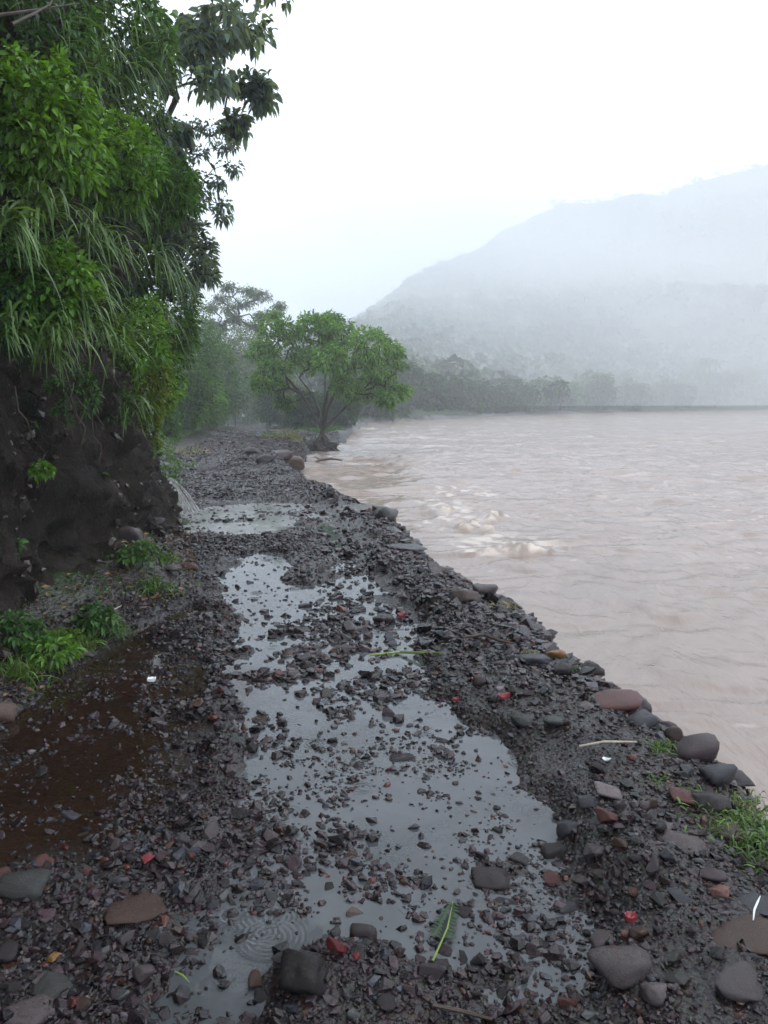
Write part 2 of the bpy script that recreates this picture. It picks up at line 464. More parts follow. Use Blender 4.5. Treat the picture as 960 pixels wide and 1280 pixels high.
def ground_h(x, y):
    x = np.asarray(x, float); y = np.asarray(y, float)
    xr, xl = x_river(y), x_left(y)
    s = x - xr
    near = y < 60
    base = np.interp(y, [-12, 26, 41, 60, 90, 142, 200, 900], [0, 0, 0.06, -0.4, -1.1, -1.95, -1.2, -0.5])
    z = base.copy()
    q = (y < 16) & (x > -5) & (x < 3.6)
    m = np.where(q, look(PM_OPEN, PX, PY, x, y), -.4); mi = np.where(q, look(PM, PX, PY, x, y), -.4)
    n = fbm(x * 1.3, y * 1.3, 0, 4, 2); n2 = fbm(x * 9, y * 9, 0, 3, 4)
    amp = np.interp(y, [0, 20, 60], [1, 1.5, 2.5])
    z = z + np.where(y < 16, 0.045 * (1 - ss(-0.10, 0.06, m)) - 0.034 * ss(0.0, 0.12, m) + 0.027 * (1 - ss(-.12, .08, mi)) * ss(0, .12, m), 0.03)
    z = z + 0.018 * n * amp + 0.014 * n2
    z = z + 0.075 * np.exp(-((s + 0.45) / 0.35) ** 2) * (y < 45)
    for (p, r, hgt) in HUMPS:
        z = z + hgt * np.exp(-((x - p[0]) ** 2 + (y - p[1]) ** 2) / r ** 2)
    # far low bank beside the river, above the water
    bank = ss(45, 62, y)
    z = z * (1 - bank * ss(-14, -5, s)) + (WATER + 0.35 + 0.25 * n) * bank * ss(-14, -5, s)
    # drop into the river
    wd = np.interp(y, [0, 20, 60, 200], [0.75, 1.2, 2.0, 6.0])
    z = np.where(s > -0.05, z + (-2.3 - z) * ss(0, 1, (s + 0.05) / wd), z)
    # left side
    t = xl - x
    cl = 1 - ss(11.0, 13.5, y)
    toe = 0.30 * ss(0, 0.75, t) + 0.05 * n * ss(0, .3, t)
    zc = toe + 6.2 * ss(1.35, 2.3, t) + 0.25 * np.clip(t - 2, 0, 40) * 0.6
    zs = 0.75 * np.clip(t, 0, 9) + 0.35 * np.clip(t - 9, 0, 60) + 0.3 * n * ss(0, 1.5, t)
    z = np.where(t > 0, z + zc * cl + zs * (1 - cl), z)
    return z

def graded(segs):
    out = []
    for a, b, step in segs: out += list(np.arange(a, b, step))
    return np.array(out + [segs[-1][1]])

def geom(a, b, step, r):
    out = [a]
    while out[-1] < b: out.append(out[-1] + step); step *= r
    return out

xs = np.array(sorted(set(np.round(np.concatenate([-np.array(geom(4.2, 400, 0.05, 1.09)), np.arange(-4.2, 3.4, 0.045), np.array(geom(3.4, 900, 0.05, 1.09))]), 3))))
ys = np.array(sorted(set(np.round(np.concatenate([np.arange(-12, 1.2, 0.6), np.arange(1.2, 9, 0.04), np.array(geom(9, 1400, 0.04, 1.025))]), 3))))
X, Y = np.meshgrid(xs, ys, indexing='ij')
Z = ground_h(X.ravel(), Y.ravel())
GX, GY, GZ = xs, ys, Z.reshape(X.shape)
def gz_at(x, y): return float(look(GZ, GX, GY, np.array([float(x)]), np.array([float(y)]))[0])
g = link("ground", mesh_arrays("ground", np.stack([X.ravel(), Y.ravel(), Z], 1), grid_faces(len(xs), len(ys)), M['ground'], None, True))
tag(g, kind="structure")

# river sheet with real waves
xs = np.array(sorted(set(np.round(np.concatenate([-np.array(geom(8, 60, 0.3, 1.2)), np.arange(-8, 0, 0.14), np.arange(0, 8, 0.07), np.array(geom(8, 900, 0.07, 1.035))]), 3))))
ys = np.array(sorted(set(np.round(np.concatenate([np.arange(-12, 3, 0.3), np.arange(3, 20, 0.065), np.array(geom(20, 1000, 0.065, 1.015))]), 3))))
X, Y = np.meshgrid(xs, ys, indexing='ij'); x, y = X.ravel(), Y.ravel()
ca, sa = math.cos(math.radians(14)), math.sin(math.radians(14))
u, w = x * ca + y * sa, -x * sa + y * ca            # w runs with the current
wu, ww = u + 0.5 * fbm(u * .7, w * .7, 0, 2, 31), w + 0.5 * fbm(u * .7, w * .7, 5, 2, 32)
calm = 0.28 + 0.5 * ss(9, 26, y)
ridge = 1 - np.abs(fbm(wu * .55, ww * .8, 0, 3, 21))
z = calm * (0.10 * fbm(wu * 0.35, ww * 0.5, 0, 3, 11) + 0.07 * (ridge ** 3 - .4)) + 0.030 * ss(5, 12, y) * fbm(wu * 1.1, ww * 2.1, 3, 3, 16) + 0.024 * fbm(wu * 2.2, ww * 2.6, 0, 3, 12) + 0.006 * fbm(wu * 8, ww * 9, 0, 2, 13)
foam = 0.0 * x
def roller(px, py, hgt, length, width, ang):
    global z, foam
    c = gp(px, py, WATER)
    dx, dy = x - c[0], y - c[1]
    a = dx * math.cos(ang) + dy * math.sin(ang); b = -dx * math.sin(ang) + dy * math.cos(ang)
    b = b + 0.22 * fbm(a * 2.5, b * 1.5, px, 3, 40)
    e = np.exp(-(a / length) ** 2 - np.where(b > 0, (b / (width * 1.5)) ** 2, (b / (width * .6)) ** 2))
    lump = 0.55 + 1.0 * fbm(x * 5, y * 5, px, 4, 41) + .3 * np.abs(fbm(x * 13, y * 13, px, 2, 44))
    z = z + hgt * e * lump
    foam = np.maximum(foam, np.clip(e * 2.0 * ss(-.1, .8, fbm(x * 9, y * 9, px, 4, 42) + .25), 0, 1))
    tail = np.exp(-(a / (length * 1.3)) ** 2) * ss(0.1, 0.3, b) * (1 - ss(.4, 2.6, b))
    foam = np.maximum(foam, np.clip(tail * 1.6 * ss(.15, .6, fbm(x * 5, y * 5, px, 4, 43)), 0, .7))
for a_ in ((645, 692, .15, .5, .16, .1), (600, 696, .08, .25, .13, -.1), (592, 662, .15, .5, .17, .4), (622, 650, .13, .35, .15, .6), (598, 618, .07, .5, .2, .3), (560, 640, .06, .4, .15, .1),
           (470, 580, .08, 1.0, .3, .3)):
    roller(*a_)
foam = np.maximum(foam, calm * .42 * ss(5, 14, y) * ss(.68, 1.1, fbm(wu * 1.3, ww * 2.2, 2, 4, 55) + 0.35 * fbm(x * .12, y * .12, 0, 2, 56) - .1))
foam = np.maximum(foam, 0.35 * ss(.85, 1.1, fbm(x * 14, y * 11, 2, 3, 57) * .75 + .35 * fbm(x * .6, y * .6, 0, 2, 58)))
F = grid_faces(len(xs), len(ys)); F = F[(x > x_river(y) - 1.2 - .02 * np.clip(y, 0, 999))[F].any(1)]
used, inv = np.unique(F, return_inverse=True)
r_ = link("river", mesh_arrays("river", np.stack([x, y, WATER + z], 1)[used], inv.reshape(F.shape), M['river'], np.repeat(foam[:, None], 3, 1)[used], True))
tag(r_, kind="structure")

# puddles: flat sheets the gravel rises through
rng = np.random.default_rng(3)
rings = [(275, 1110, .17, .022), (332, 1143, .11, .018), (352, 1147, .08, .016), (305, 1022, .12, .02), (345, 1080, .10, .018), (338, 1172, .12, .018), (290, 1162, .09, .018),
         (355, 1020, .10, .02), (320, 1060, .09, .018), (262, 1140, .08, .016), (430, 960, .10, .02), (520, 1130, .09, .018), (370, 900, .11, .022), (700, 1160, .07, .015), (300, 1090, .09, .017)]
rings = [(*gp(a, b)[:2], r, l_) for a, b, r, l_ in rings]
rings += [(*gp(a, b)[:2], r, l_) for a, b, r, l_ in ((120, 880, .12, .02), (60, 960, .1, .02), (170, 830, .1, .02))]
gx = np.arange(-4.2, 2.4, .06); gy = np.arange(1.0, 15.0, .06)
X, Y = np.meshgrid(gx, gy, indexing='ij'); x, y = X.ravel(), Y.ravel()
ok_ = (x > x_left(y) - .12) & (x < x_river(y) - .3)
F = grid_faces(len(gx), len(gy)); F = F[ok_[F].all(1)]
used, inv = np.unique(F, return_inverse=True); x, y = x[used], y[used]
cw = np.zeros((len(x), 3))
wob = .15 * fbm(x * 2, y * 2, 0, 3, 6)
cw[:, 0] = np.maximum(ss(-.35, .15, inpoly_sd(x, y, PUD_BROWN) + wob), .55 * ss(-.1, .2, inpoly_sd(x, y, PUD_CANOPY_TINT) + wob))
cw[:, 1] = ss(-.3, .1, inpoly_sd(x, y, PUD_STREAM) + wob)
M['puddle'] = mat_puddle(rings)
tag(link("puddle", mesh_arrays("puddle", np.stack([x, y, .004 * cw[:, 1]], 1), inv.reshape(F.shape), M['puddle'], cw, True)), kind="structure")

# ------------------------------------------------------------------ cliff
prof = np.array([(-2.75, -9), (-2.75, -3), (-2.7, 1), (-2.66, 4), (-2.55, 5.6), (-2.42, 7.2), (-2.6, 8.8), (-2.92, 10.2), (-3.15, 11.0), (-3.5, 11.7), (-4.2, 12.4), (-5.4, 13.6), (-8, 15), (-12, 17.5)])
seg = np.r_[0, np.cumsum(np.hypot(*np.diff(prof, axis=0).T))]
U = np.arange(0, seg[-1], 0.055)
px_, py_ = np.interp(U, seg, prof[:, 0]), np.interp(U, seg, prof[:, 1])
kern = np.ones(15) / 15
def smooth1(a): return np.convolve(np.pad(a, 7, mode='edge'), kern, 'valid')
px_, py_ = smooth1(px_), smooth1(py_)
tx, ty = np.gradient(px_), np.gradient(py_)
tl = np.hypot(tx, ty); nx, ny = ty / tl, -tx / tl
Vh = np.concatenate([np.arange(-0.4, 6.4, 0.05), 6.4 + np.arange(0.06, 3.2, 0.12)])
UU, VV = np.meshgrid(np.arange(len(U)), Vh, indexing='ij')
bx, by = px_[UU], py_[UU]; NX, NY = nx[UU], ny[UU]
zz = np.minimum(VV, 6.4 + 0.25 * np.clip(VV - 6.4, 0, 9))
inl = 0.16 * np.clip(zz, 0, 2.6) + 0.02 * np.clip(zz - 2.6, 0, 4) + 1.0 * np.clip(VV - 6.2, 0, 9)
inl = inl - 0.16 * np.exp(-((zz - 0.0) / .35) ** 2)
cx, cy_ = bx - NX * inl, by - NY * inl
rock = 0.17 * fbm(cx * .7, cy_ * .7, zz * .5, 3, 61) + 0.16 * (1 - 2 * np.abs(fbm(cx * 1.9, cy_ * 1.9, zz * 1.2, 3, 62))) * .6 \
    + 0.10 * fbm(cx * 4.5, cy_ * 4.5, zz * 2.2, 4, 63) + 0.11 * (1 - np.abs(fbm(cx * 3.4, cy_ * 3.4, zz * .8, 3, 65)) * 2.4).clip(-1, 1) ** 3 - 0.10 * np.exp(-(fbm(cx * 2.2, cy_ * 2.2, zz * .9, 3, 69) / .07) ** 2) + 0.06 * np.abs(fbm(cx * 9, cy_ * 9, zz * 5, 3, 64))
cx, cy_ = cx + NX * rock, cy_ + NY * rock
zz = zz + 0.05 * fbm(cx * 3, cy_ * 3, zz * 3, 2, 66)
cliff = link("cliff", mesh_arrays("cliff", np.stack([cx.ravel(), cy_.ravel(), zz.ravel()], 1), grid_faces(len(U), len(Vh)), M['cliff'], None, True))
tag(cliff, kind="structure")

# ------------------------------------------------------------------ hill across the river
def shore_y(x): return np.interp(x, [-300, -2, 23, 62, 129, 300, 650], [70, 85, 143, 192, 268, 434, 805])
def hill_h(x, y):
    zr = np.interp(x, [-400, -140, -70, -28, 10, 52, 110, 240, 420, 800], [6, 10, 24, 48, 76, 98, 122, 142, 160, 172])
    sh = shore_y(x); rid = 520.0
    t = np.clip((y - sh - 3) / np.maximum(rid - sh, 60), 0, 1.4)
    z = zr * np.clip(t, 0, 1) ** 1.25
    z = z + 34 * np.exp(-(((x - 185) / 60) ** 2 + ((y - 345) / 45) ** 2)) * ss(0, .12, t)
    z = z + (8 * fbm(x * .012, y * .012, 0, 4, 71) + 3.0 * fbm(x * .06, y * .06, 0, 3, 72)) * np.clip(t, 0, 1) * ss(-60, 40, x)
    return WATER + 0.5 + z - 3.5 * (1 - ss(-12, 2, y - sh + 6 * fbm(x * .05, y * .05, 0, 3, 74)))
xs = np.arange(-320, 640, 5.0); ys = np.arange(75, 720, 5.0)
X, Y = np.meshgrid(xs, ys, indexing='ij')
Zh = hill_h(X.ravel(), Y.ravel()) - 12 * (1 - ss(-14, 3, X.ravel())) * (1 - ss(200, 300, Y.ravel()))
Zh = np.maximum(Zh, -4.8)
M['hill'] = mat_plain("forest_floor", (0.035, 0.05, 0.025), 0.8, 0.4, 0.05)
h_ = tag(link("hill", mesh_arrays("hill", np.stack([X.ravel(), Y.ravel(), Zh], 1), grid_faces(len(xs), len(ys)), M['hill'], None, True)), kind="structure")

# ------------------------------------------------------------------ shape kit: leaves, blades, tubes, rocks
def leaves(acc, P, D, L, W, rng, detail=False, droop=0.25, cvar=0.35):
    n = len(P); D = unit(D)
    R = unit(rng.normal(size=(n, 3)) + np.array([0, 0, 1.6]))
    S = unit(np.cross(D, R)); Nn = np.cross(S, D)
    L = np.broadcast_to(np.asarray(L, float), (n,))[:, None]; W = np.broadcast_to(np.asarray(W, float), (n,))[:, None]
    c = 1 + cvar * rng.normal(size=(n, 1)) * np.ones((1, 3)); c = np.clip(c, .35, 2.2)
    c[:, 2:] *= rng.uniform(.7, 1.3, (n, 1))
    dn = np.array([0, 0, -1.0])
    if detail:
        m1 = P + D * L * .35 + Nn * L * .04; m2 = P + D * L * .7 + dn * L * droop * .35; tip = P + D * L * .98 + dn * L * droop
        f = Nn * W * .18
        V = np.stack([P, m1 + S * W * .5 + f, m1 - S * W * .5 + f, m2 + S * W * .38 + f, m2 - S * W * .38 + f, tip, m1, m2], 1)
        F = np.array([(0, 6, 1), (0, 2, 6), (1, 6, 7), (1, 7, 3), (6, 2, 4), (6, 4, 7), (3, 7, 5), (7, 4, 5)])
    else:
        mid = P + D * L * .45; tip = P + D * L + dn * L * droop; f = Nn * W * .2
        V = np.stack([P, mid + S * W * .5 + f, tip, mid - S * W * .5 + f], 1)
        F = np.array([(0, 2, 1), (0, 3, 2)])
    k = V.shape[1]
    acc.add(V.reshape(-1, 3), (F[None] + (np.arange(n) * k)[:, None, None]).reshape(-1, 3), np.repeat(c, k, 0))

def blades(acc, P, D, L, W, rng, bend, segs=5, cvar=0.3, tipcol=1.0):
    """arching strap leaves; bend = how far gravity pulls the tip, in leaf lengths"""
    n = len(P); D = unit(D)
    L = np.broadcast_to(L, (n,))[:, None]; W = np.broadcast_to(W, (n,))[:, None]; B = np.broadcast_to(bend, (n,))[:, None]
    S = unit(np.cross(D, np.array([0, 0, 1.0])) + 0.25 * rng.normal(size=(n, 3)))
    c = np.clip(1 + cvar * rng.normal(size=(n, 1)), .4, 2) * np.ones((1, 3))
    rows = []; cc = []
    for i in range(segs + 1):
        t = i / segs
        p = P + D * L * (t - 0.25 * t * t * np.minimum(B, 1.2)) + np.array([0, 0, -1.0]) * L * B * t ** 2.2
        w = W * (0.5 if i == 0 else 1) * (1 - t ** 2.2) * .5 + W * .03
        rows += [p + S * w, p - S * w]; cc += [c * (1 + (tipcol - 1) * t)] * 2
    V = np.stack(rows, 1); k = V.shape[1]
    F = []
    for i in range(segs): F += [(2 * i, 2 * i + 1, 2 * i + 3), (2 * i, 2 * i + 3, 2 * i + 2)]
    F = np.array(F)
    acc.add(V.reshape(-1, 3), (F[None] + (np.arange(n) * k)[:, None, None]).reshape(-1, 3), np.stack(cc, 1).reshape(-1, 3))

def tube(acc, pts, radii, sides=6, c=(1, 1, 1), cap=True):
    pts = np.asarray(pts, float); n = len(pts)
    radii = np.broadcast_to(np.asarray(radii, float), (n,))
    T = unit(np.gradient(pts, axis=0))
    up = np.array([0.13, 0.31, 0.94]) if abs(T[0][2]) < .9 else np.array([1.0, .1, 0])
    A = unit(np.cross(T, up)); B = np.cross(T, A)
    ang = np.linspace(0, 2 * np.pi, sides, endpoint=False)
    V = pts[:, None] + radii[:, None, None] * (A[:, None] * np.cos(ang)[None, :, None] + B[:, None] * np.sin(ang)[None, :, None])
    V = V.reshape(-1, 3); F = []
    for i in range(n - 1):
        for j in range(sides):
            a, b = i * sides + j, i * sides + (j + 1) % sides
            F += [(a, b, b + sides), (a, b + sides, a + sides)]
    if cap:
        V = np.vstack([V, pts[:1], pts[-1:]]); k = n * sides
        for j in range(sides):
            F += [(k, (j + 1) % sides, j), (k + 1, (n - 1) * sides + j, (n - 1) * sides + (j + 1) % sides)]
    acc.add(V, F, c)

def grow(acc, trunk, targets, rng, r_tip, r_pow=0.42, steps=3, wob=0.08, sides=5, high=0.35, limbs=()):
    """trunk: first nodes; every target is joined to the skeleton by a bent limb, radii follow the number of tips carried"""
    nodes = [np.asarray(p, float) for p in trunk]; par = [i - 1 for i in range(len(nodes))]
    base = nodes[0]; fork = len(nodes) - 1
    for lm in limbs:
        last = fork
        for p in lm: nodes.append(np.asarray(p, float)); par.append(last); last = len(nodes) - 1
    for t in sorted((np.asarray(t, float) for t in targets), key=lambda q: np.linalg.norm(q - nodes[min(len(trunk) - 1, len(nodes) - 1)])):
        A = np.array(nodes); d = np.linalg.norm(A - t, axis=1) + high * np.maximum(A[:, 2] - t[2], 0) * 3 + 0.10 * np.linalg.norm(A - base, axis=1)
        d[0] += 5
        j = int(np.argmin(d)); a = nodes[j]; ln = np.linalg.norm(t - a); last = j
        for k in range(1, steps + 1):
            f = k / steps
            p = a + (t - a) * f + (rng.normal(size=3) * wob * ln * (1 if k < steps else 0)) + np.array([0, 0, 0.05 * ln * math.sin(math.pi * f)])
            nodes.append(p); par.append(last); last = len(nodes) - 1
    cnt = np.zeros(len(nodes)); kids = np.zeros(len(nodes), int)
    for i in range(len(nodes) - 1, 0, -1):
        if cnt[i] == 0: cnt[i] = 1
        cnt[par[i]] += cnt[i]
    rad = r_tip * np.maximum(cnt, 1) ** r_pow
    for i in range(1, len(nodes)):
        a, b = nodes[par[i]], nodes[i]
        if np.linalg.norm(b - a) < 1e-4: continue
        tube(acc, [a, b], [min(rad[par[i]], rad[i] * 1.35), rad[i]], sides if rad[i] > r_tip * 2 else 4, cap=False)
    return rad[0]

_ico = {}
def ico(sub):
    if sub not in _ico:
        bm = bmesh.new(); bmesh.ops.create_icosphere(bm, subdivisions=sub, radius=1)
        _ico[sub] = (np.array([v.co[:] for v in bm.verts]), np.array([[v.index for v in f.verts] for f in bm.faces])); bm.free()
    return _ico[sub]

def rock_shape(rng, sub=3, planes=14, p=16, flat=(1, .8, .55), rough=.03):
    V, F = ico(sub)
    n = np.vstack([unit(rng.normal(size=(planes, 3))), unit(np.vstack([np.eye(3), -np.eye(3)]) + .2 * rng.normal(size=(6, 3)))])
    h = np.concatenate([rng.uniform(.62, 1.0, planes), rng.uniform(.85, 1.05, 6)])
    q = np.clip(V @ n.T, 0, None) / h
    r = (np.sum(q ** p, 1) + 1e-6) ** (-1 / p)
    r = np.minimum(r, 1.5)
    W = V * r[:, None] * np.array(flat)
    o = rng.uniform(0, 50)
    W = W + V * (rough * fbm(W[:, 0] * 3 + o, W[:, 1] * 3, W[:, 2] * 3, 3, 5) + .4 * rough * np.abs(fbm(W[:, 0] * 9 + o, W[:, 1] * 9, W[:, 2] * 9, 2, 6)))[:, None]
    return W, F

def hull_shape(rng, npts, flat):
    P = unit(rng.normal(size=(npts, 3))) * rng.uniform(.75, 1.05, (npts, 1)) * np.array(flat)
    bm = bmesh.new()
    for p in P: bm.verts.new(p)
    r = bmesh.ops.convex_hull(bm, input=bm.verts)
    bmesh.ops.delete(bm, geom=[v for v in bm.verts if not v.link_faces], context='VERTS')
    bmesh.ops.triangulate(bm, faces=bm.faces)
    bm.verts.index_update()
    out = (np.array([v.co[:] for v in bm.verts]), np.array([[v.index for v in f.verts] for f in bm.faces])); bm.free()
    return out

# ------------------------------------------------------------------ stones
PAL = {'black slate': (.016, .0145, .0155), 'dark grey': (.031, .0265, .0285), 'purple grey': (.046, .032, .037), 'blue grey': (.04, .048, .058),
       'green grey': (.05, .06, .056), 'brown': (.06, .039, .028), 'reddish brown': (.10, .04, .034), 'bright red': (.17, .024, .03),
       'grey': (.082, .078, .078), 'pale grey': (.15, .146, .146), 'tan': (.115, .092, .075), 'yellow ochre': (.36, .22, .07), 'pink': (.2, .105, .09)}
rng = np.random.default_rng(11)
ROCKS = []
for i in range(18):
    rounded = i % 3 == 2
    V, F = rock_shape(rng, 3, 8 + i % 4 if not rounded else 14, 16 if rounded else 70, (1, 1, 1), .03 if rounded else .06)
    if not rounded:
        bm = bmesh.new()
        for p_ in unit(rng.normal(size=(12 + i % 5, 3))) * rng.uniform(.78, 1.0, (12 + i % 5, 1)): bm.verts.new(p_)
        bmesh.ops.convex_hull(bm, input=bm.verts)
        bmesh.ops.delete(bm, geom=[v for v in bm.verts if not v.link_faces], context='VERTS')
        bmesh.ops.bevel(bm, geom=bm.edges[:], offset=.07, segments=2, profile=.6, affect='EDGES', clamp_overlap=True)
        bmesh.ops.triangulate(bm, faces=bm.faces)
        bmesh.ops.subdivide_edges(bm, edges=[e for e in bm.edges if e.calc_length() > .35], cuts=1)
        bmesh.ops.triangulate(bm, faces=bm.faces)
        bm.verts.index_update()
        V = np.array([v.co[:] for v in bm.verts]); F = np.array([[v.index for v in f.verts] for f in bm.faces]); bm.free()
        V = V * (1 + .05 * fbm(V[:, 0] * 2.2 + i, V[:, 1] * 2.2, V[:, 2] * 2.2, 3, 5))[:, None]
    V = V / np.abs(V).max(0)
    ROCKS.append((mesh_arrays("stone", V, F, M['stone'], None, rounded), rounded))
BIG = []
for i in range(7):
    V, F = rock_shape(rng, 3, 8 + i % 3, 44, (1, 1, 1), .07)
    BIG.append(mesh_arrays("stone", V / np.abs(V).max(0), F, M['stone'], None, True))
ANG = [m for m, r in ROCKS if not r]; RND = [m for m, r in ROCKS if r]
STONES = []          # every individual: (object, position, half length)

def put_rock(name, p, r, ry, rz, colour, label, cat, group, rounded=False, rot=None, sink=.28, seed=None):
    T_ = RND if rounded else (BIG if r > .05 else ANG)
    me = T_[rng.integers(0, len(T_))]
    o = link(name, me)
    z = gz_at(p[0], p[1]) if len(p) < 3 or p[2] is None else p[2]
    o.location = (float(p[0]), float(p[1]), z + rz * (1 - 2 * sink))
    o.scale = (r, ry, rz)
    o.rotation_euler = (rng.normal() * .10, rng.normal() * .10, rng.uniform(-.5, .5) if rot is None else rot)
    c = np.array(PAL[colour]) * np.array([1.1, .94, .97]) * rng.uniform(.6, .92)
    o.color = (*c, 1)
    tag(o, label, cat, group)
    STONES.append((o, np.array([o.location[0], o.location[1]]), r))
    return o

G_ST = "loose stones lying on the washed out track"
def rock_px(cx, cy, w, h, colour, label, rounded=False, rot=None, name="stone", sink=.28, zmin=None):
    """w, h: width in the photograph's pixels and height to width ratio of the stone itself"""
    p = gp(cx, cy + w * h * .22, 0.03)
    if zmin is not None: p = gp(cx, cy, zmin)
    d = math.hypot(p[1], EYE)
    r = w / 2 / FPX * d * (1.05 if cy < 1040 else .95)
    if cy > 1040 and colour in ('green grey', 'blue grey', 'grey', 'tan', 'brown') and w > 30: h *= .8; sink += .08
    put_rock(name, (p[0], p[1], zmin), r, r * .82, r * h, colour, label, "stone" if r < .12 else "rock", G_ST, rounded, rot, sink)

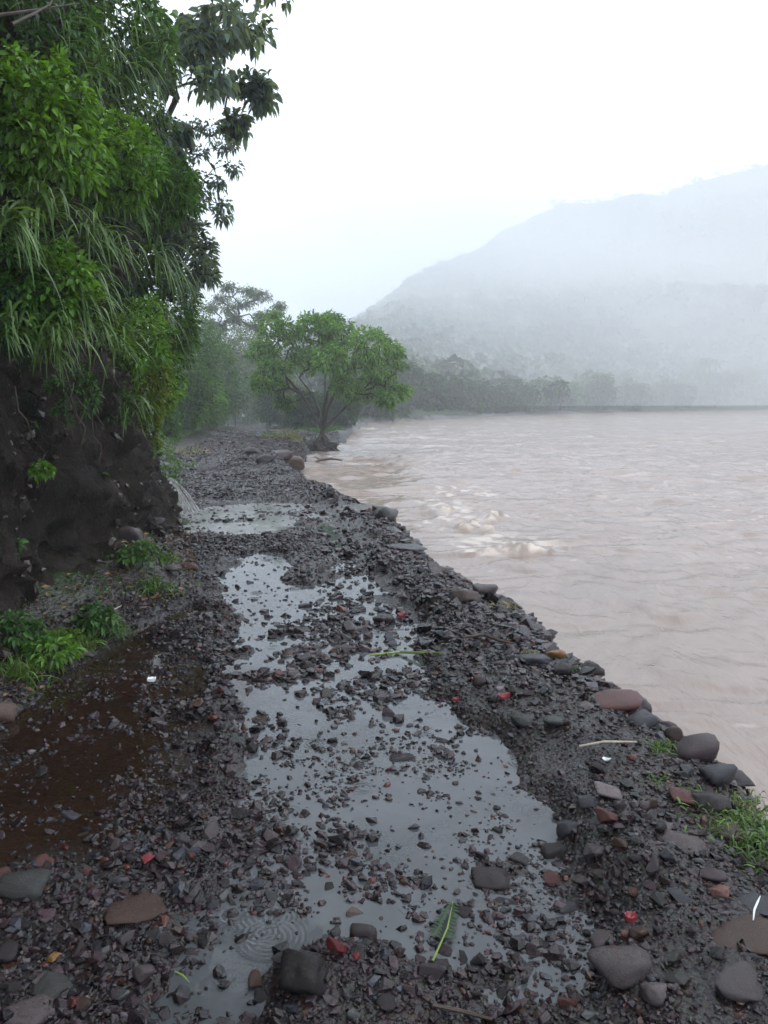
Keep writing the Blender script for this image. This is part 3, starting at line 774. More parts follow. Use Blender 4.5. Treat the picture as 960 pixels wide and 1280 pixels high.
for a in [
    (697, 826, 28, .6, 'yellow ochre', "yellow ochre stone on the gravel rim above the river", True),
    (737, 842, 32, .75, 'dark grey', "dark angular boulder on the river rim beside the yellow ochre stone", False),
    (666, 837, 44, .35, 'blue grey', "flat blue grey slab on the gravel just inland of the yellow ochre stone", False),
    (702, 850, 24, .7, 'black slate', "round black stone directly below the yellow ochre stone", True),
    (766, 890, 62, .34, 'reddish brown', "large flat reddish brown boulder with weeds on the river rim", True),
    (792, 878, 42, .6, 'dark grey', "dark boulder at the water's edge right behind the flat reddish boulder", False),
    (817, 891, 28, .8, 'grey', "grey boulder at the river's edge to the right of the flat reddish boulder", True),
    (835, 914, 24, .8, 'purple grey', "purple grey stone above the round brown stone at the rim", False),
    (844, 927, 26, .8, 'brown', "round brown stone touching the purple brown boulder at the rim", True),
    (868, 947, 52, .62, 'purple grey', "big smooth purple brown boulder standing on the river rim", True),
    (804, 913, 38, .6, 'blue grey', "blue grey boulder between the flat reddish boulder and the grass tuft", False),
    (650, 912, 34, .45, 'green grey', "smooth green grey oval pebble on the gravel by the puddle", True),
    (691, 919, 26, .45, 'green grey', "smaller green grey pebble to the right of the green grey oval one", True),
    (897, 983, 46, .6, 'blue grey', "blue grey angular boulder below the purple brown boulder", False),
    (920, 968, 46, .3, 'dark grey', "flat dark stone lapped by the river at the rim", False),
    (888, 1016, 46, .6, 'dark grey', "dark stone tucked against the big grass clump", False),
    (906, 1048, 54, .4, 'tan', "tan muddy boulder half buried under the big grass clump", True),
    (858, 1074, 58, .32, 'grey', "flat grey stone sunk in the gravel below the big grass clump", False),
    (856, 1014, 36, .4, 'reddish brown', "purplish red stone on the gravel left of the big grass clump", False),
    (763, 1016, 38, .35, 'pale grey', "pale grey flat stone on the gravel beside a blue grey one", False),
    (737, 1020, 32, .4, 'blue grey', "blue grey flat stone touching the pale grey flat one", False),
    (815, 1022, 18, .7, 'brown', "small round brown pebble on the open gravel right of the pale flat stone", True),
    (788, 968, 14, .6, 'pink', "small pinkish pebble near the white scrap on the gravel", True),
    (784, 1232, 76, .55, 'grey', "big smooth grey rock at the end of the silty puddle", True),
    (900, 1144, 26, .55, 'pink', "pinkish block of stone on the dark gravel", False),
    (846, 1150, 38, .45, 'blue grey', "pitted blue grey stone sunk in gravel left of the pinkish block", False),
    (948, 1147, 60, .35, 'blue grey', "wide blue grey rock under the curled white strip", True),
    (932, 1206, 86, .22, 'brown', "broad muddy slab lying low in the gravel", False),
    (812, 1268, 36, .7, 'pale grey', "rounded pale stone just below the big smooth grey rock", True),
    (843, 1252, 34, .4, 'green grey', "flat greenish stone right of the rounded pale stone", False),
    (925, 1268, 64, .35, 'grey', "wide grey stone at the very bottom of the gravel bank", False),
    (710, 1120, 36, .42, 'blue grey', "smooth blue grey pebble standing in the silty puddle", True),
    (757, 1175, 46, .35, 'grey', "flat grey stone at the puddle's edge by the red scrap", False),
    (764, 1194, 20, .7, 'reddish brown', "small reddish brown stone above the big smooth grey rock", False),
    (798, 1192, 22, .6, 'brown', "brown stone on the gravel just below the red scrap", False),
    (709, 1246, 26, .6, 'reddish brown', "rusty red and grey stone left of the big smooth grey rock", False),
    (687, 1087, 32, .5, 'reddish brown', "wine red stone on the gravel where it meets the puddle", False),
    (744, 1078, 30, .6, 'grey', "grey stone on the gravel to the right of the wine red one", False),
    (773, 1088, 22, .7, 'brown', "square brown stone beside the grey stone on the gravel", False),
    (690, 1052, 36, .5, 'black slate', "black jagged stone on the puddle's edge above the wine red one", False),
    (712, 1036, 32, .55, 'blue grey', "wedge of blue grey stone above the black jagged one", False),
    (756, 1044, 30, .5, 'reddish brown', "dull red stone on the gravel below the blue grey flat one", False),
    (420, 1211, 27, .65, 'bright red', "bright red stone among black stones in front", False),
    (446, 1222, 16, .6, 'bright red', "smaller bright red stone next to the bigger red one", False),
    (618, 1086, 54, .35, 'dark grey', "broad flat grey stone standing out of the silty puddle", False),
    (630, 1112, 34, .6, 'dark grey', "dark grey stone in the puddle under the broad flat one", False),
    (578, 1124, 34, .5, 'black slate', "black jagged stone in the puddle above the fern frond", False),
    (592, 1152, 46, .3, 'blue grey', "low bluish stone beside the tip of the fern frond", False),
    (623, 1169, 28, .4, 'pink', "low pinkish stone in the puddle right of the fern frond", False),
    (598, 1188, 20, .8, 'black slate', "small black cube of stone in the puddle below the pinkish one", False),
    (384, 1240, 62, .7, 'black slate', "large black block of stone beside the bright red stones", False),
    (456, 1182, 38, .7, 'dark grey', "round dark stone at the lower end of the puddle above the red stones", True),
    (355, 1200, 36, .6, 'black slate', "black angular stone above the large black block", False),
    (93, 1005, 36, .4, 'blue grey', "bluish flat stone in the brown puddle", False),
    (176, 1000, 32, .3, 'reddish brown', "rust red flat stone in the brown puddle", False),
    (36, 1118, 74, .5, 'green grey', "large dark greenish rock on the left of the track", False),
    (176, 1132, 84, .24, 'brown', "long mud brown stone beside the rain rings", False),
    (179, 1217, 30, .8, 'grey', "grey block of stone with a split face on the left gravel", False),
    (68, 1238, 48, .4, 'green grey', "flat greenish grey stone on the left gravel", False),
    (36, 1270, 60, .35, 'grey', "wide grey stone in the near left corner of the track", False),
    (108, 1092, 18, .5, 'reddish brown', "small red stone at the edge of the brown puddle", False),
    (70, 1201, 18, .4, 'yellow ochre', "small orange stone on the left gravel", False),
    (482, 770, 32, .5, 'dark grey', "dark oval stone standing in the flooded track", True),
    (481, 813, 18, .75, 'brown', "brown stone just above the green leaf stalk", False),
    (470, 835, 16, .6, 'black slate', "small black stone just below the green leaf stalk", True),
    (541, 881, 42, .3, 'green grey', "flat greenish stone half in the puddle by the gravel edge", True),
    (313, 927, 22, .8, 'black slate', "black cube of stone alone on the left side of the silty puddle", False),
    (385, 824, 22, .8, 'dark grey', "dark block of stone alone in the middle of the flooded track", False),
    (461, 936, 24, .7, 'dark grey', "dark stone at the top of the stony island in the puddle", False),
    (500, 936, 36, .3, 'black slate', "flat black slate lying in the puddle right of the stony island", False),
    (552, 916, 26, .45, 'black slate', "black pebble in the puddle below the flat greenish stone", True),
    (573, 1011, 30, .4, 'purple grey', "purple grey stone in the puddle close to the gravel edge", False),
    (474, 985, 30, .5, 'green grey', "greenish stone on the stony island in the puddle", True),
    (582, 760, 40, .55, 'brown', "wedge shaped brown block tilted on the gravel rim", False),
    (606, 748, 34, .5, 'grey', "grey slab leaning towards the river behind the brown block", False),
    (508, 693, 50, .22, 'blue grey', "long flat slab along the river rim beyond the brown block", False),
    (165, 714, 34, .8, 'grey', "grey boulder on the weedy foot of the cliff", False),
    (28, 822, 50, .5, 'dark grey', "dark rock in the weeds at the foot of the cliff", False),
    (6, 886, 34, .9, 'tan', "pale tan rock at the left edge of the brown puddle", False),
    (185, 680, 46, .4, 'purple grey', "slab of fallen rock at the bottom of the cliff", False),
    (150, 698, 34, .4, 'purple grey', "smaller fallen slab above the grey boulder at the cliff foot", False),
    (240, 711, 24, .5, 'reddish brown', "red stone on the gravel right of the cliff foot weeds", False),
    (212, 725, 28, .3, 'grey', "flat grey stone on the gravel below the red one", False),
    (108, 813, 20, .5, 'grey', "grey stone at the water's edge of the brown puddle below the weeds", False),
    (330, 578, 26, .5, 'dark grey', "dark boulder on the far river bank before the lone tree", False),
    (352, 562, 34, .5, 'purple grey', "purplish bank boulder to the left of the lone tree's roots", False),
    (318, 566, 22, .5, 'dark grey', "dark stone on the far rim of the track above the bank", False),
]:
    rock_px(*a[:6], rounded=a[6])
rock_px(366, 586, 36, .55, 'tan', "smooth tan boulder lying in the river's edge", False, zmin=-.5, name="boulder", sink=.2)
# the worn block and the slab the stream runs over into the river
p = gp(483, 655, 0.0)
put_rock("boulder", (p[0] - .05, p[1], -.05), .22, .30, .15, 'black slate', "dark rounded block jutting over the river where the stream leaves the track", "rock", G_ST, True, .1, .0)
p = gp(455, 640, 0.0)
put_rock("boulder", (p[0], p[1], -.06), .42, .34, .07, 'grey', "pale flat slab under the stream beside the jutting dark block", "rock", G_ST, False, .1, .0)

# about two hundred more loose stones, the ones that show largest, each by itself
N_AUTO = 298 - len(STONES)
cand = []
while len(cand) < 1500:
    u_ = rng.uniform(0, 1); py = 1285 - 640 * u_ ** .8
    px = rng.uniform(-20, 980); p = gp(px, py)
    if p[1] > 12 or not (x_left(p[1]) - .2 < p[0] < x_river(p[1]) + .05): continue
    r = float(np.clip(np.exp(rng.normal(-4.05, .38)), .011, .042))
    m = float(look(PM, PX, PY, p[0], p[1]))
    if inpoly_sd(p[0], p[1], PUD_BROWN) > .05 and rng.uniform() > .2: continue
    if m > .1 and rng.uniform() > .6 + .4 * float(vnoise(p[0] * 2.2, p[1] * 2.2, 0, 3)): continue
    cand.append((r / p[1], r, p, m))
cand.sort(key=lambda c: -c[0])
names = list(PAL); wts = np.array([.22, .25, .16, .1, .07, .05, .03, 0, .08, .02, 0, 0, 0]); wts /= wts.sum()
auto = []
for _, r, p, m in cand:
    if len(auto) >= N_AUTO: break
    if all(np.hypot(*(q - p[:2])) > (r + rr) * .9 for _, q, rr in STONES):
        rounded = rng.uniform() < .15; hr = rng.uniform(.3, .8)
        cn_ = names[rng.choice(len(names), p=wts)]
        o = put_rock("stone", (p[0], p[1]), r, r * rng.uniform(.6, .95), r * hr, cn_, "", "stone", G_ST, rounded, rng.uniform(0, 6.28), .25 if m < .05 else .12)
        auto.append((o, p, r, m, cn_, 'rounded' if rounded else ('flat' if hr < .45 else ('blocky' if hr > .65 else 'angular'))))
# what lies beside what, so that each stone's label finds it
MARKS = [((505, 823), "the green leaf stalk"), ((555, 1172), "the fern frond"), ((755, 938), "the pale straw"), ((943, 1158), "the curled white strip"), ((420, 1212), "the bright red stone"),
         ((768, 890), "the flat reddish boulder"), ((868, 947), "the purple brown boulder"), ((784, 1232), "the big smooth grey rock"), ((697, 826), "the yellow ochre stone"), ((935, 1030), "the big grass clump"),
         ((858, 1074), "the sunken flat grey stone"), ((190, 862), "the white box scrap"), ((93, 1004), "the bluish flat stone"), ((36, 1116), "the large greenish rock"), ((176, 1132), "the long mud brown stone"),
         ((650, 912), "the green grey oval pebble"), ((618, 1086), "the broad flat grey stone"), ((313, 927), "the lone black cube"), ((482, 770), "the dark oval stone"), ((541, 881), "the flat greenish stone"),
         ((582, 760), "the brown wedge block"), ((687, 1087), "the wine red stone"), ((384, 1240), "the large black block"), ((786, 1160), "the red scrap"), ((385, 824), "the dark mid puddle block"),
         ((900, 1144), "the pinkish block"), ((179, 1217), "the split grey block"), ((68, 1238), "the flat greenish grey stone"), ((474, 985), "the stony island's greenish stone"), ((710, 1120), "the smooth blue grey pebble"),
         ((165, 714), "the cliff foot boulder"), ((480, 648), "the jutting dark block"), ((343, 1146), "the rain rings"), ((620, 805), "the dark branch"), ((932, 1206), "the broad muddy slab")]
MW = [(gp(*p)[:2], n) for p, n in MARKS]
seen_l = {}
rs = np.array([a[2] for a in auto]); q1, q2 = np.quantile(rs, [.4, .8])
for (o, p, r, m, cn_, shp) in auto:
    dd = [np.hypot(*(p[:2] - q)) / max(1, p[1] * .3) for q, _ in MW]
    order_ = np.argsort(dd)
    size = "small" if r < q1 else ("medium" if r < q2 else "large")
    bp = np.array([p[0], p[1]])
    where = "in the puddle" if m > .06 and inpoly_sd(p[0], p[1], PUD_BROWN) < 0 else ("in the brown puddle" if m > .06 else "on gravel")
    for k in order_[:3]:
        q, nm = MW[k]; v = p[:2] - q
        rel = ("right of" if v[0] > 0 else "left of") if abs(v[0]) > abs(v[1]) * .6 else ("beyond" if v[1] > 0 else "in front of")
        lab = f"{size} {shp} {cn_} stone {where} {rel} {nm}"
        if lab not in seen_l: break
    seen_l.setdefault(lab, []).append(o)
    o["label"] = lab

# the rest of the crushed stone: one mass of real pieces
rng = np.random.default_rng(23)
HN = [hull_shape(rng, 13, (1, .75, rng.uniform(.3, .6))) for _ in range(14)]
def pebble_shape():
    V, F = rock_shape(rng, 1, 12, 8, (1, .8, rng.uniform(.45, .7)), .05)
    return V * .95, F
HN += [pebble_shape() for _ in range(4)]
HF = [hull_shape(rng, 8, (1, .75, rng.uniform(.35, .6))) for _ in range(10)]
gacc = Acc()
gcols = np.array([PAL[k] for k in ('black slate', 'dark grey', 'purple grey', 'blue grey', 'green grey', 'brown', 'reddish brown', 'grey', 'pale grey', 'bright red')])
gw = np.array([.24, .28, .18, .08, .05, .06, .016, .05, .003, .0005]); gw /= gw.sum()
for (y0, y1, dens, med, sig, H) in ((1.55, 3.4, 4700, .0092, .52, HN), (3.4, 6.5, 2100, .0138, .5, HN), (6.5, 11.5, 900, .021, .48, HN), (11.5, 20, 520, .025, .42, HF), (20, 45, 210, .036, .4, HF)):
    n = int(dens * 6.5 * (y1 - y0))
    y = rng.uniform(y0, y1, n); x = rng.uniform(0, 1, n) * 6.5 - 4.2 + np.interp(y, [0, 12, 45], [0, -.6, -5])
    xl, xr = x_left(y), x_river(y)
    dep = y * math.cos(PITCH) + EYE * math.sin(PITCH)
    ok = (x > xl - .35) & (x < xr + .5) & (np.abs(x) / dep < .56)
    x, y, xl = x[ok], y[ok], xl[ok]; n = len(x)
    m = np.where(y < 14, look(PM, PX, PY, x, y), -1)
    cl = fbm(x * 2.4, y * 1.6, 0, 3, 77); cl2 = fbm(x * 7, y * 5, 0, 2, 78)
    brown = inpoly_sd(x, y, PUD_BROWN) > -.05
    keep = np.where(m > .02, np.clip((cl + .8 * cl2 + .10) * .75, 0.07, .7) * (1 - .35 * ss(.25, .5, m)) * np.where(brown, 1.3, 1), 1.0)
    keep = np.where((m > -.12) & (m <= .02), .8, keep)
    mo = np.where(y < 14, look(PM_OPEN, PX, PY, x, y), -1); isle = (mo > .04) & (m <= .02)
    keep = np.where(isle, .62, keep)
    keep = keep * np.where(m < .02, np.clip(.96 + .45 * fbm(x * 1.7, y * 1.3, 0, 3, 91), .25, 1), 1)
    keep *= np.where(x < xl, np.clip(1 - (xl - x) * 2.2, .2, 1), 1)
    ok = rng.uniform(size=n) < keep
    x, y, m, isle = x[ok], y[ok], m[ok], isle[ok]; n = len(x)
    z = look(GZ, GX, GY, x, y)
    ok = z > WATER - .1; x, y, z, m, isle = x[ok], y[ok], z[ok], m[ok], isle[ok]; n = len(x)
    m = np.where(isle, .05, m); s_ = x - x_river(y)
    r = np.clip(np.exp(rng.normal(math.log(med), sig, n)), med * .4, med * 3.6) * np.clip(1 + .45 * fbm(x * 1.1, y * .9, 0, 2, 92), .55, 1.7)
    r = np.where((m > .05) & (inpoly_sd(x, y, PUD_BROWN) < 0), r * 1.25, r)
    r = r * (1 + 1.1 * rng.uniform(0, 1, n) * np.exp(-((s_ + .02) / .2) ** 2) * (y < 14))
    ci = rng.choice(len(gcols), n, p=gw); c = gcols[ci] * rng.uniform(.5, .95, (n, 1)) * np.array([1.1, .94, 1.0])
    th = rng.uniform(0, 2 * np.pi, n); tl1, tl2 = rng.normal(size=n) * .28, rng.normal(size=n) * .28
    which = rng.integers(0, len(H), n)
    for t, (HV, HFc) in enumerate(H):
        s = which == t
        if not s.any(): continue
        k = s.sum()
        ct, st = np.cos(th[s]), np.sin(th[s]); a, b = tl1[s], tl2[s]
        R = np.zeros((k, 3, 3))
        R[:, 0] = np.stack([ct, -st, b], 1); R[:, 1] = np.stack([st, ct, -a], 1)
        R[:, 2] = np.stack([-b * ct + a * st, b * st + a * ct, np.ones(k)], 1)
        V = np.einsum('kij,vj->kvi', R, HV) * r[s][:, None, None]
        V += np.stack([x[s], y[s], np.where(m[s] > .02, np.maximum(z[s], -.3 * r[s]) + .34 * r[s], z[s] + r[s] * .12)], 1)[:, None]
        nv = len(HV)
        gacc.add(V.reshape(-1, 3), (HFc[None] + (np.arange(k) * nv)[:, None, None]).reshape(-1, 3), np.repeat(c[s], nv, 0))
tag(gacc.build("gravel", M['gravel']), kind="stuff")
# ------------------------------------------------------------------ growth on the cliff
def rand_ball(rng, n, pw=.45):
    return unit(rng.normal(size=(n, 3))) * (rng.uniform(0, 1, (n, 1)) ** pw)

def shrub(name, label, cat, c, rad, ncl, per, L, W, mat, seed, group=None, root=None, out=(1, -.35, .35), droop=.3, detail=False, r_tip=.004, spread=.2, clear=-1.0, tight=1.0):
    """woody plant: limbs from a root to leaf clusters spread through an ellipsoid"""
    rng = np.random.default_rng(seed)
    c = np.asarray(c, float); rad = np.asarray(rad, float); out = unit(np.asarray(out, float))
    root = c - out * rad.max() * 1.0 if root is None else np.asarray(root, float)
    t = empty(name, root, label, cat, group)
    D = unit(rng.normal(size=(ncl * 3, 3)))
    D = D[D @ out > clear][:ncl]
    C = c + D * rad * (rng.uniform(.35, 1.0, (len(D), 1)) ** .6) * (1 + .22 * fbm(D[:, :1] * 2, D[:, 1:2] * 2, D[:, 2:] * 2, 2, seed))
    a = Acc()
    grow(a, [root, root + (c - root) * .45], C[::max(1, ncl // 60)], rng, r_tip)
    a.build("stem", M['bark'], t, root)
    f = Acc()
    n = len(C) * per
    P = np.repeat(C, per, 0); ax = np.repeat(D, per, 0)
    dirs = unit(ax * .55 * tight + rng.normal(size=(n, 3)) * .75 + np.array([0, 0, .05]))
    P = P + dirs * (rng.uniform(0, 1, (n, 1)) * spread * rad.mean())
    leaves(f, P, dirs, L * rng.uniform(.65, 1.25, n), W * rng.uniform(.7, 1.2, n), rng, detail, droop)
    f.build("foliage", mat, t, root)
    return t

def tuft(name, label, cat, p, n, L, W, bend, mat, seed, lean=(.7, -.3, .4), fan=.75, group=None, detail=5, tipcol=1.0, base=.05):
    rng = np.random.default_rng(seed); p = np.asarray(p, float)
    D = unit(unit(np.asarray(lean, float)) + rng.normal(size=(n, 3)) * fan * np.array([1, 1, .7]))
    D[:, 2] = np.where(D[:, 2] < -.2, -D[:, 2] * .5, D[:, 2])
    a = Acc()
    blades(a, p + rng.normal(size=(n, 3)) * base * np.array([1, 1, .25 if lean[2] > .9 else 1]), D, L * rng.uniform(.5, 1.15, n), W * rng.uniform(.6, 1.2, n), rng, bend * rng.uniform(.6, 1.3, n), detail, .3, tipcol)
    return tag(a.build(name, mat, None, p), label, cat, group)

G_SH, G_TU = "shrubs growing on the cliff", "strap leaved tufts hanging from the cliff"
# dark backing growth that fills the cliff's upper half
for i, (px, py, Y, rp) in enumerate(((20, 40, 6.2, 120), (110, 60, 8.0, 105), (20, 250, 5.9, 95), (120, 230, 7.8, 80), (170, 150, 10, 70), (185, 320, 10.6, 48), (100, 350, 7.2, 80), (20, 380, 5.7, 70), (205, 250, 12.2, 42), (160, 400, 9, 52))):
    p = at(px, py, Y); r = rp / FPX * Y
    shrub("creeper", ["dark creeper covering the top of the cliff at the picture's upper corner", "dark creeper below the thin hanging grass on the cliff top", "dark creeper behind the near strap leaved tuft", "dark creeper in the shade under the bright leafy shrub",
          "dark creeper on the cliff shoulder beside the overhanging tree", "dark creeper above the yellow green vines", "dark creeper behind the lower leafy shrub", "dark creeper beside the bare rock at the picture's edge",
          "dark creeper on the far corner of the cliff top", "dark creeper above the fringe of strap leaves"][i], "creeper", p + np.array([-.25, .2, 0]), (r * .7, r, r), 150, 16, .055 + Y * .004, .026 + Y * .002, M['leaf_dark'], 100 + i, G_SH, droop=.5)
# leafy shrubs
for i, a in enumerate((
    ("bright green leafy shrub jutting from the cliff high on the left", 55, 150, 5.0, (.34, .40, .36), 150, 22, .062, .032, 'leaf_bright'),
    ("leafy shrub with bright leaves right of the highest bright shrub", 140, 205, 6.6, (.4, .45, .36), 130, 22, .06, .03, 'leaf_bright'),
    ("green feathery shrub spreading above the bare rock gap in the cliff", 205, 235, 9.0, (.42, .5, .36), 130, 22, .085, .028, 'leaf_mid'),
    ("bright leafy shrub low on the cliff above the strap leaved fringe", 62, 362, 5.1, (.3, .34, .27), 120, 20, .055, .03, 'leaf_bright'),
    ("small bright leafy shrub left of the lower tuft fringe", 18, 345, 4.9, (.2, .25, .22), 60, 18, .05, .028, 'leaf_mid'),
    ("yellow green vines trailing at the lower end of the cliff growth", 182, 470, 8.6, (.26, .42, .62), 130, 18, .07, .03, 'leaf_yellow'),
    ("yellow green vine tip hanging down the cliff corner over dark rock", 186, 540, 10.4, (.16, .3, .32), 45, 16, .07, .032, 'leaf_yellow'),
    ("small fern like shrub hanging on the bare rock under the middle tufts", 95, 490, 5.9, (.16, .2, .2), 40, 14, .05, .02, 'leaf_mid'),
    ("small dark shrub hanging on the bare rock right of the fern like shrub", 140, 505, 7.4, (.18, .22, .28), 45, 14, .055, .022, 'leaf_mid'),
    ("leafy green shrub between the strap tufts and the yellow green vines", 175, 425, 7.9, (.28, .4, .42), 100, 18, .065, .028, 'leaf_bright'),
    ("bluish dark bush on the far cliff corner against the sky", 236, 325, 12.6, (.42, .5, .52), 120, 20, .12, .05, 'leaf_haze_blue'),
    ("thin bluish bush high on the cliff corner under the overhanging tree", 228, 268, 12.6, (.35, .45, .4), 70, 16, .11, .05, 'leaf_haze_blue'),
    ("green shrub on the far cliff corner above the track", 218, 400, 13.0, (.34, .5, .75), 120, 18, .12, .045, 'leaf_mid'),
    ("low green bush hanging on the cliff corner beside the far track", 205, 470, 12.6, (.25, .4, .5), 80, 18, .10, .04, 'leaf_bright'),
    ("dull green shrub at the top of the cliff below the brown branch", 60, 60, 6.8, (.5, .5, .4), 90, 18, .07, .03, 'leaf_mid'),
    ("leafy shrub on the cliff top left of the overhanging tree", 150, 35, 9.0, (.6, .6, .5), 120, 18, .10, .045, 'leaf_mid'),
)):
    lab, px, py, Y, rad, ncl, per, L, W, mt = a
    shrub("leafy_shrub", lab, "shrub", at(px, py, Y), rad, ncl, per, L, W, M[mt], 200 + i, G_SH, detail=Y < 7, droop=.3)
# strap leaved tufts
for i, a in enumerate((
    ("large strap leaved tuft arching from the shaded cliff at the left", 50, 262, 5.2, 60, .48, .02, .75),
    ("pale strap leaved tuft arching in the middle of the cliff growth", 112, 290, 6.6, 60, .5, .022, .75),
    ("strap leaved tuft right of the pale arching one", 140, 315, 7.6, 60, .5, .022, .8),
    ("strap leaved tuft under the lower bright shrub", 100, 385, 5.7, 55, .4, .018, .75),
    ("strap leaved tuft with the brightest blades in the bottom fringe", 76, 415, 5.3, 60, .3, .016, .8),
    ("bushy strap leaved tuft in the middle of the bottom fringe", 112, 412, 5.8, 60, .32, .016, .8),
    ("strap leaved tuft at the right end of the bottom fringe", 142, 428, 6.4, 55, .33, .018, .8),
    ("stiff strap leaved tuft above the right end of the bottom fringe", 150, 412, 6.8, 60, .42, .018, .5),
    ("long hanging tuft on the hazy cliff corner", 190, 320, 10.5, 55, .7, .026, .9),
    ("strap leaved tuft on the cliff corner below the feathery shrub", 215, 350, 11.8, 50, .65, .026, .9),
    ("drooping tuft at the cliff corner just above the green bush", 198, 395, 11, 50, .6, .026, .9),
    ("strap leaved tuft beside the bare rock gap high on the cliff", 165, 262, 8.6, 45, .45, .022, .9),
    ("strap leaved tuft deep in shade at the picture's left edge", 15, 285, 4.9, 50, .42, .02, .8),
    ("strap leaved tuft hanging lowest over the dark rock in the middle", 62, 438, 5.4, 50, .28, .016, .8),
    ("strap leaved tuft at the picture's edge over the dark rock", 12, 415, 5.0, 50, .28, .016, .8),
    ("small strap leaved tuft low on the rock by the yellow green vines", 160, 500, 8.0, 50, .4, .018, .8),
    ("strap leaved tuft behind the lower bright shrub", 110, 350, 6.4, 55, .45, .02, .8),
)):
    lab, px, py, Y, n, L, W, b = a
    tuft("strap_leaf_tuft", lab, "grass tuft", at(px, py, Y - .5), n, L * .98, W * 1.1, b, M['strap'], 300 + i, lean=(.42, -.42, .5), fan=.8, group=G_TU, detail=6)
for i, a in enumerate((
    ("curtain of thin grass hanging from the cliff top at the left", 45, 65, 6.4, .5), ("curtain of thin grass beneath the overhanging tree's trunk", 128, 75, 8.2, .65), ("thin hanging grass between the two cliff top curtains", 90, 50, 7.4, .55), ("thin grass hanging over the cliff shoulder", 158, 105, 9.4, .6))):
    lab, px, py, Y, L = a
    tuft("hanging_grass", lab, "grass tuft", at(px, py, Y), 130, L, .012, 1.0, M['strap'], 340 + i, fan=.6, group="thin grass curtains on the cliff top", base=.3)
# bare brown branch crossing the upper corner
a = Acc()
tube(a, [at(-30, 22, 5.2), at(20, 16, 5.4), at(60, 10, 5.6), at(100, 4, 5.8)], [.012, .010, .007, .004], 6)
tube(a, [at(15, 30, 5.2), at(40, 18, 5.4), at(62, 6, 5.6), at(72, -12, 5.7)], [.010, .009, .007, .004], 6)
tag(a.build("bare_branch", M['twig'], None, at(-30, 22, 5.2)), "bare brown branch crossing the top of the cliff growth", "branch")

rg = np.random.default_rng(66)
for i in range(8):
    px, py, L = rg.uniform(5, 195), rg.uniform(455, 520), rg.uniform(.2, .6); Y = np.interp(px, [0, 100, 200], [5.0, 6.0, 10.2])
    p = at(px, py, Y); a = Acc(); P = [p + np.array([.05 + .12 * math.sin(f * 2), rg.normal() * .02, .15 - f * L]) + rg.normal(size=3) * .02 for f in np.linspace(0, 1, 6)]
    tube(a, P, np.linspace(.007, .003, 6), 5)
    tag(a.build("hanging_root", M['twig'], None, p), "thin bare root hanging over the dark rock below the cliff growth", "root", "roots hanging over the bare rock")
# stones bedded in the cliff and a film of moss and tiny plants on it: two masses
rg = np.random.default_rng(67)
CV = np.stack([cx, cy_, zz], -1)
ii, jj = rg.integers(60, len(U) - 60, 8000), rg.integers(4, 95, 8000)
P = CV[ii, jj]; Nn = np.stack([nx[ii], ny[ii], 0 * nx[ii]], 1)
ra = Acc(); r = np.clip(np.exp(rg.normal(-3.4, .55, len(P))), .012, .13); wh = rg.integers(0, len(HN), len(P))
keep = fbm(P[:, 0] * 1.5, P[:, 1] * 1.5, P[:, 2] * 1.8, 3, 80) + .25 * np.exp(-((P[:, 2] - .2) / .5) ** 2) > -.05
for t, (HV, HFc) in enumerate(HN):
    for s in np.nonzero((wh == t) & keep)[0]:
        R_ = np.array(Matrix.Rotation(rg.uniform(0, 6.3), 3, rg.normal(size=3)))
        ra.add(HV @ R_.T * r[s] + P[s] - Nn[s] * r[s] * .25, HFc, np.array([.036, .027, .023]) * rg.uniform(.4, 1.8))
tag(ra.build("rubble", M['gravel']), kind="stuff")
ii, jj = rg.integers(40, len(U) - 60, 17000), (rg.beta(2, 1.2, 17000) * 130).astype(int) + 6
P = CV[ii, jj]; Nn = np.stack([nx[ii], ny[ii], .3 + 0 * nx[ii]], 1)
keep = fbm(P[:, 0] * 1.8, P[:, 1] * 1.8, P[:, 2] * 1.2, 3, 83) + .3 * (P[:, 2] - 2.2) > .12
P, Nn = P[keep], Nn[keep]; ma = Acc()
leaves(ma, P - Nn * .01, unit(Nn * .7 + rg.normal(size=P.shape) * .6 + np.array([0, 0, -.3])), rg.uniform(.02, .09, len(P)), rg.uniform(.012, .034, len(P)), rg, False, .5, .4)
tag(ma.build("moss", M['leaf_mid']), kind="stuff")
# ------------------------------------------------------------------ trees
def lobes_tree(name, label, cat, base, trunk, lobes, per_lobe, per, L, W, mat, seed, group=None, r_tip=.008, droop=.5, detail=False, flat=.75, r_pow=.42, wob=.07, rosette=.4, high=.35, sides=6, down=.2, inner=.45, limbs=()):
    """base: trunk foot; trunk: further trunk points; lobes: (centre, radius) masses of the crown"""
    rng = np.random.default_rng(seed)
    t = empty(name, base, label, cat, group)
    C, D = [], []
    for c, r in lobes:
        k = max(3, int(per_lobe))
        d = unit(rng.normal(size=(k, 3)) + np.array([0, 0, .35]))
        C.append(np.asarray(c) + d * r * np.array([1, 1, flat]) * (rng.uniform(inner, 1.0, (k, 1)))); D.append(d)
    C, D = np.concatenate(C), np.concatenate(D)
    a = Acc()
    grow(a, [base] + list(trunk), C[::2], rng, r_tip, r_pow, 3, wob, sides, high, limbs)
    a.build("trunk", M['bark'], t, base)
    f = Acc(); n = len(C) * per
    dirs = unit(np.repeat(D, per, 0) * .5 + rng.normal(size=(n, 3)) * .8 + np.array([0, 0, -down]))
    P = np.repeat(C, per, 0) + dirs * rng.uniform(0, rosette, (n, 1))
    leaves(f, P, dirs, L * rng.uniform(.7, 1.2, n), W * rng.uniform(.7, 1.2, n), rng, detail, droop)
    f.build("crown", mat, t, base)
    return t

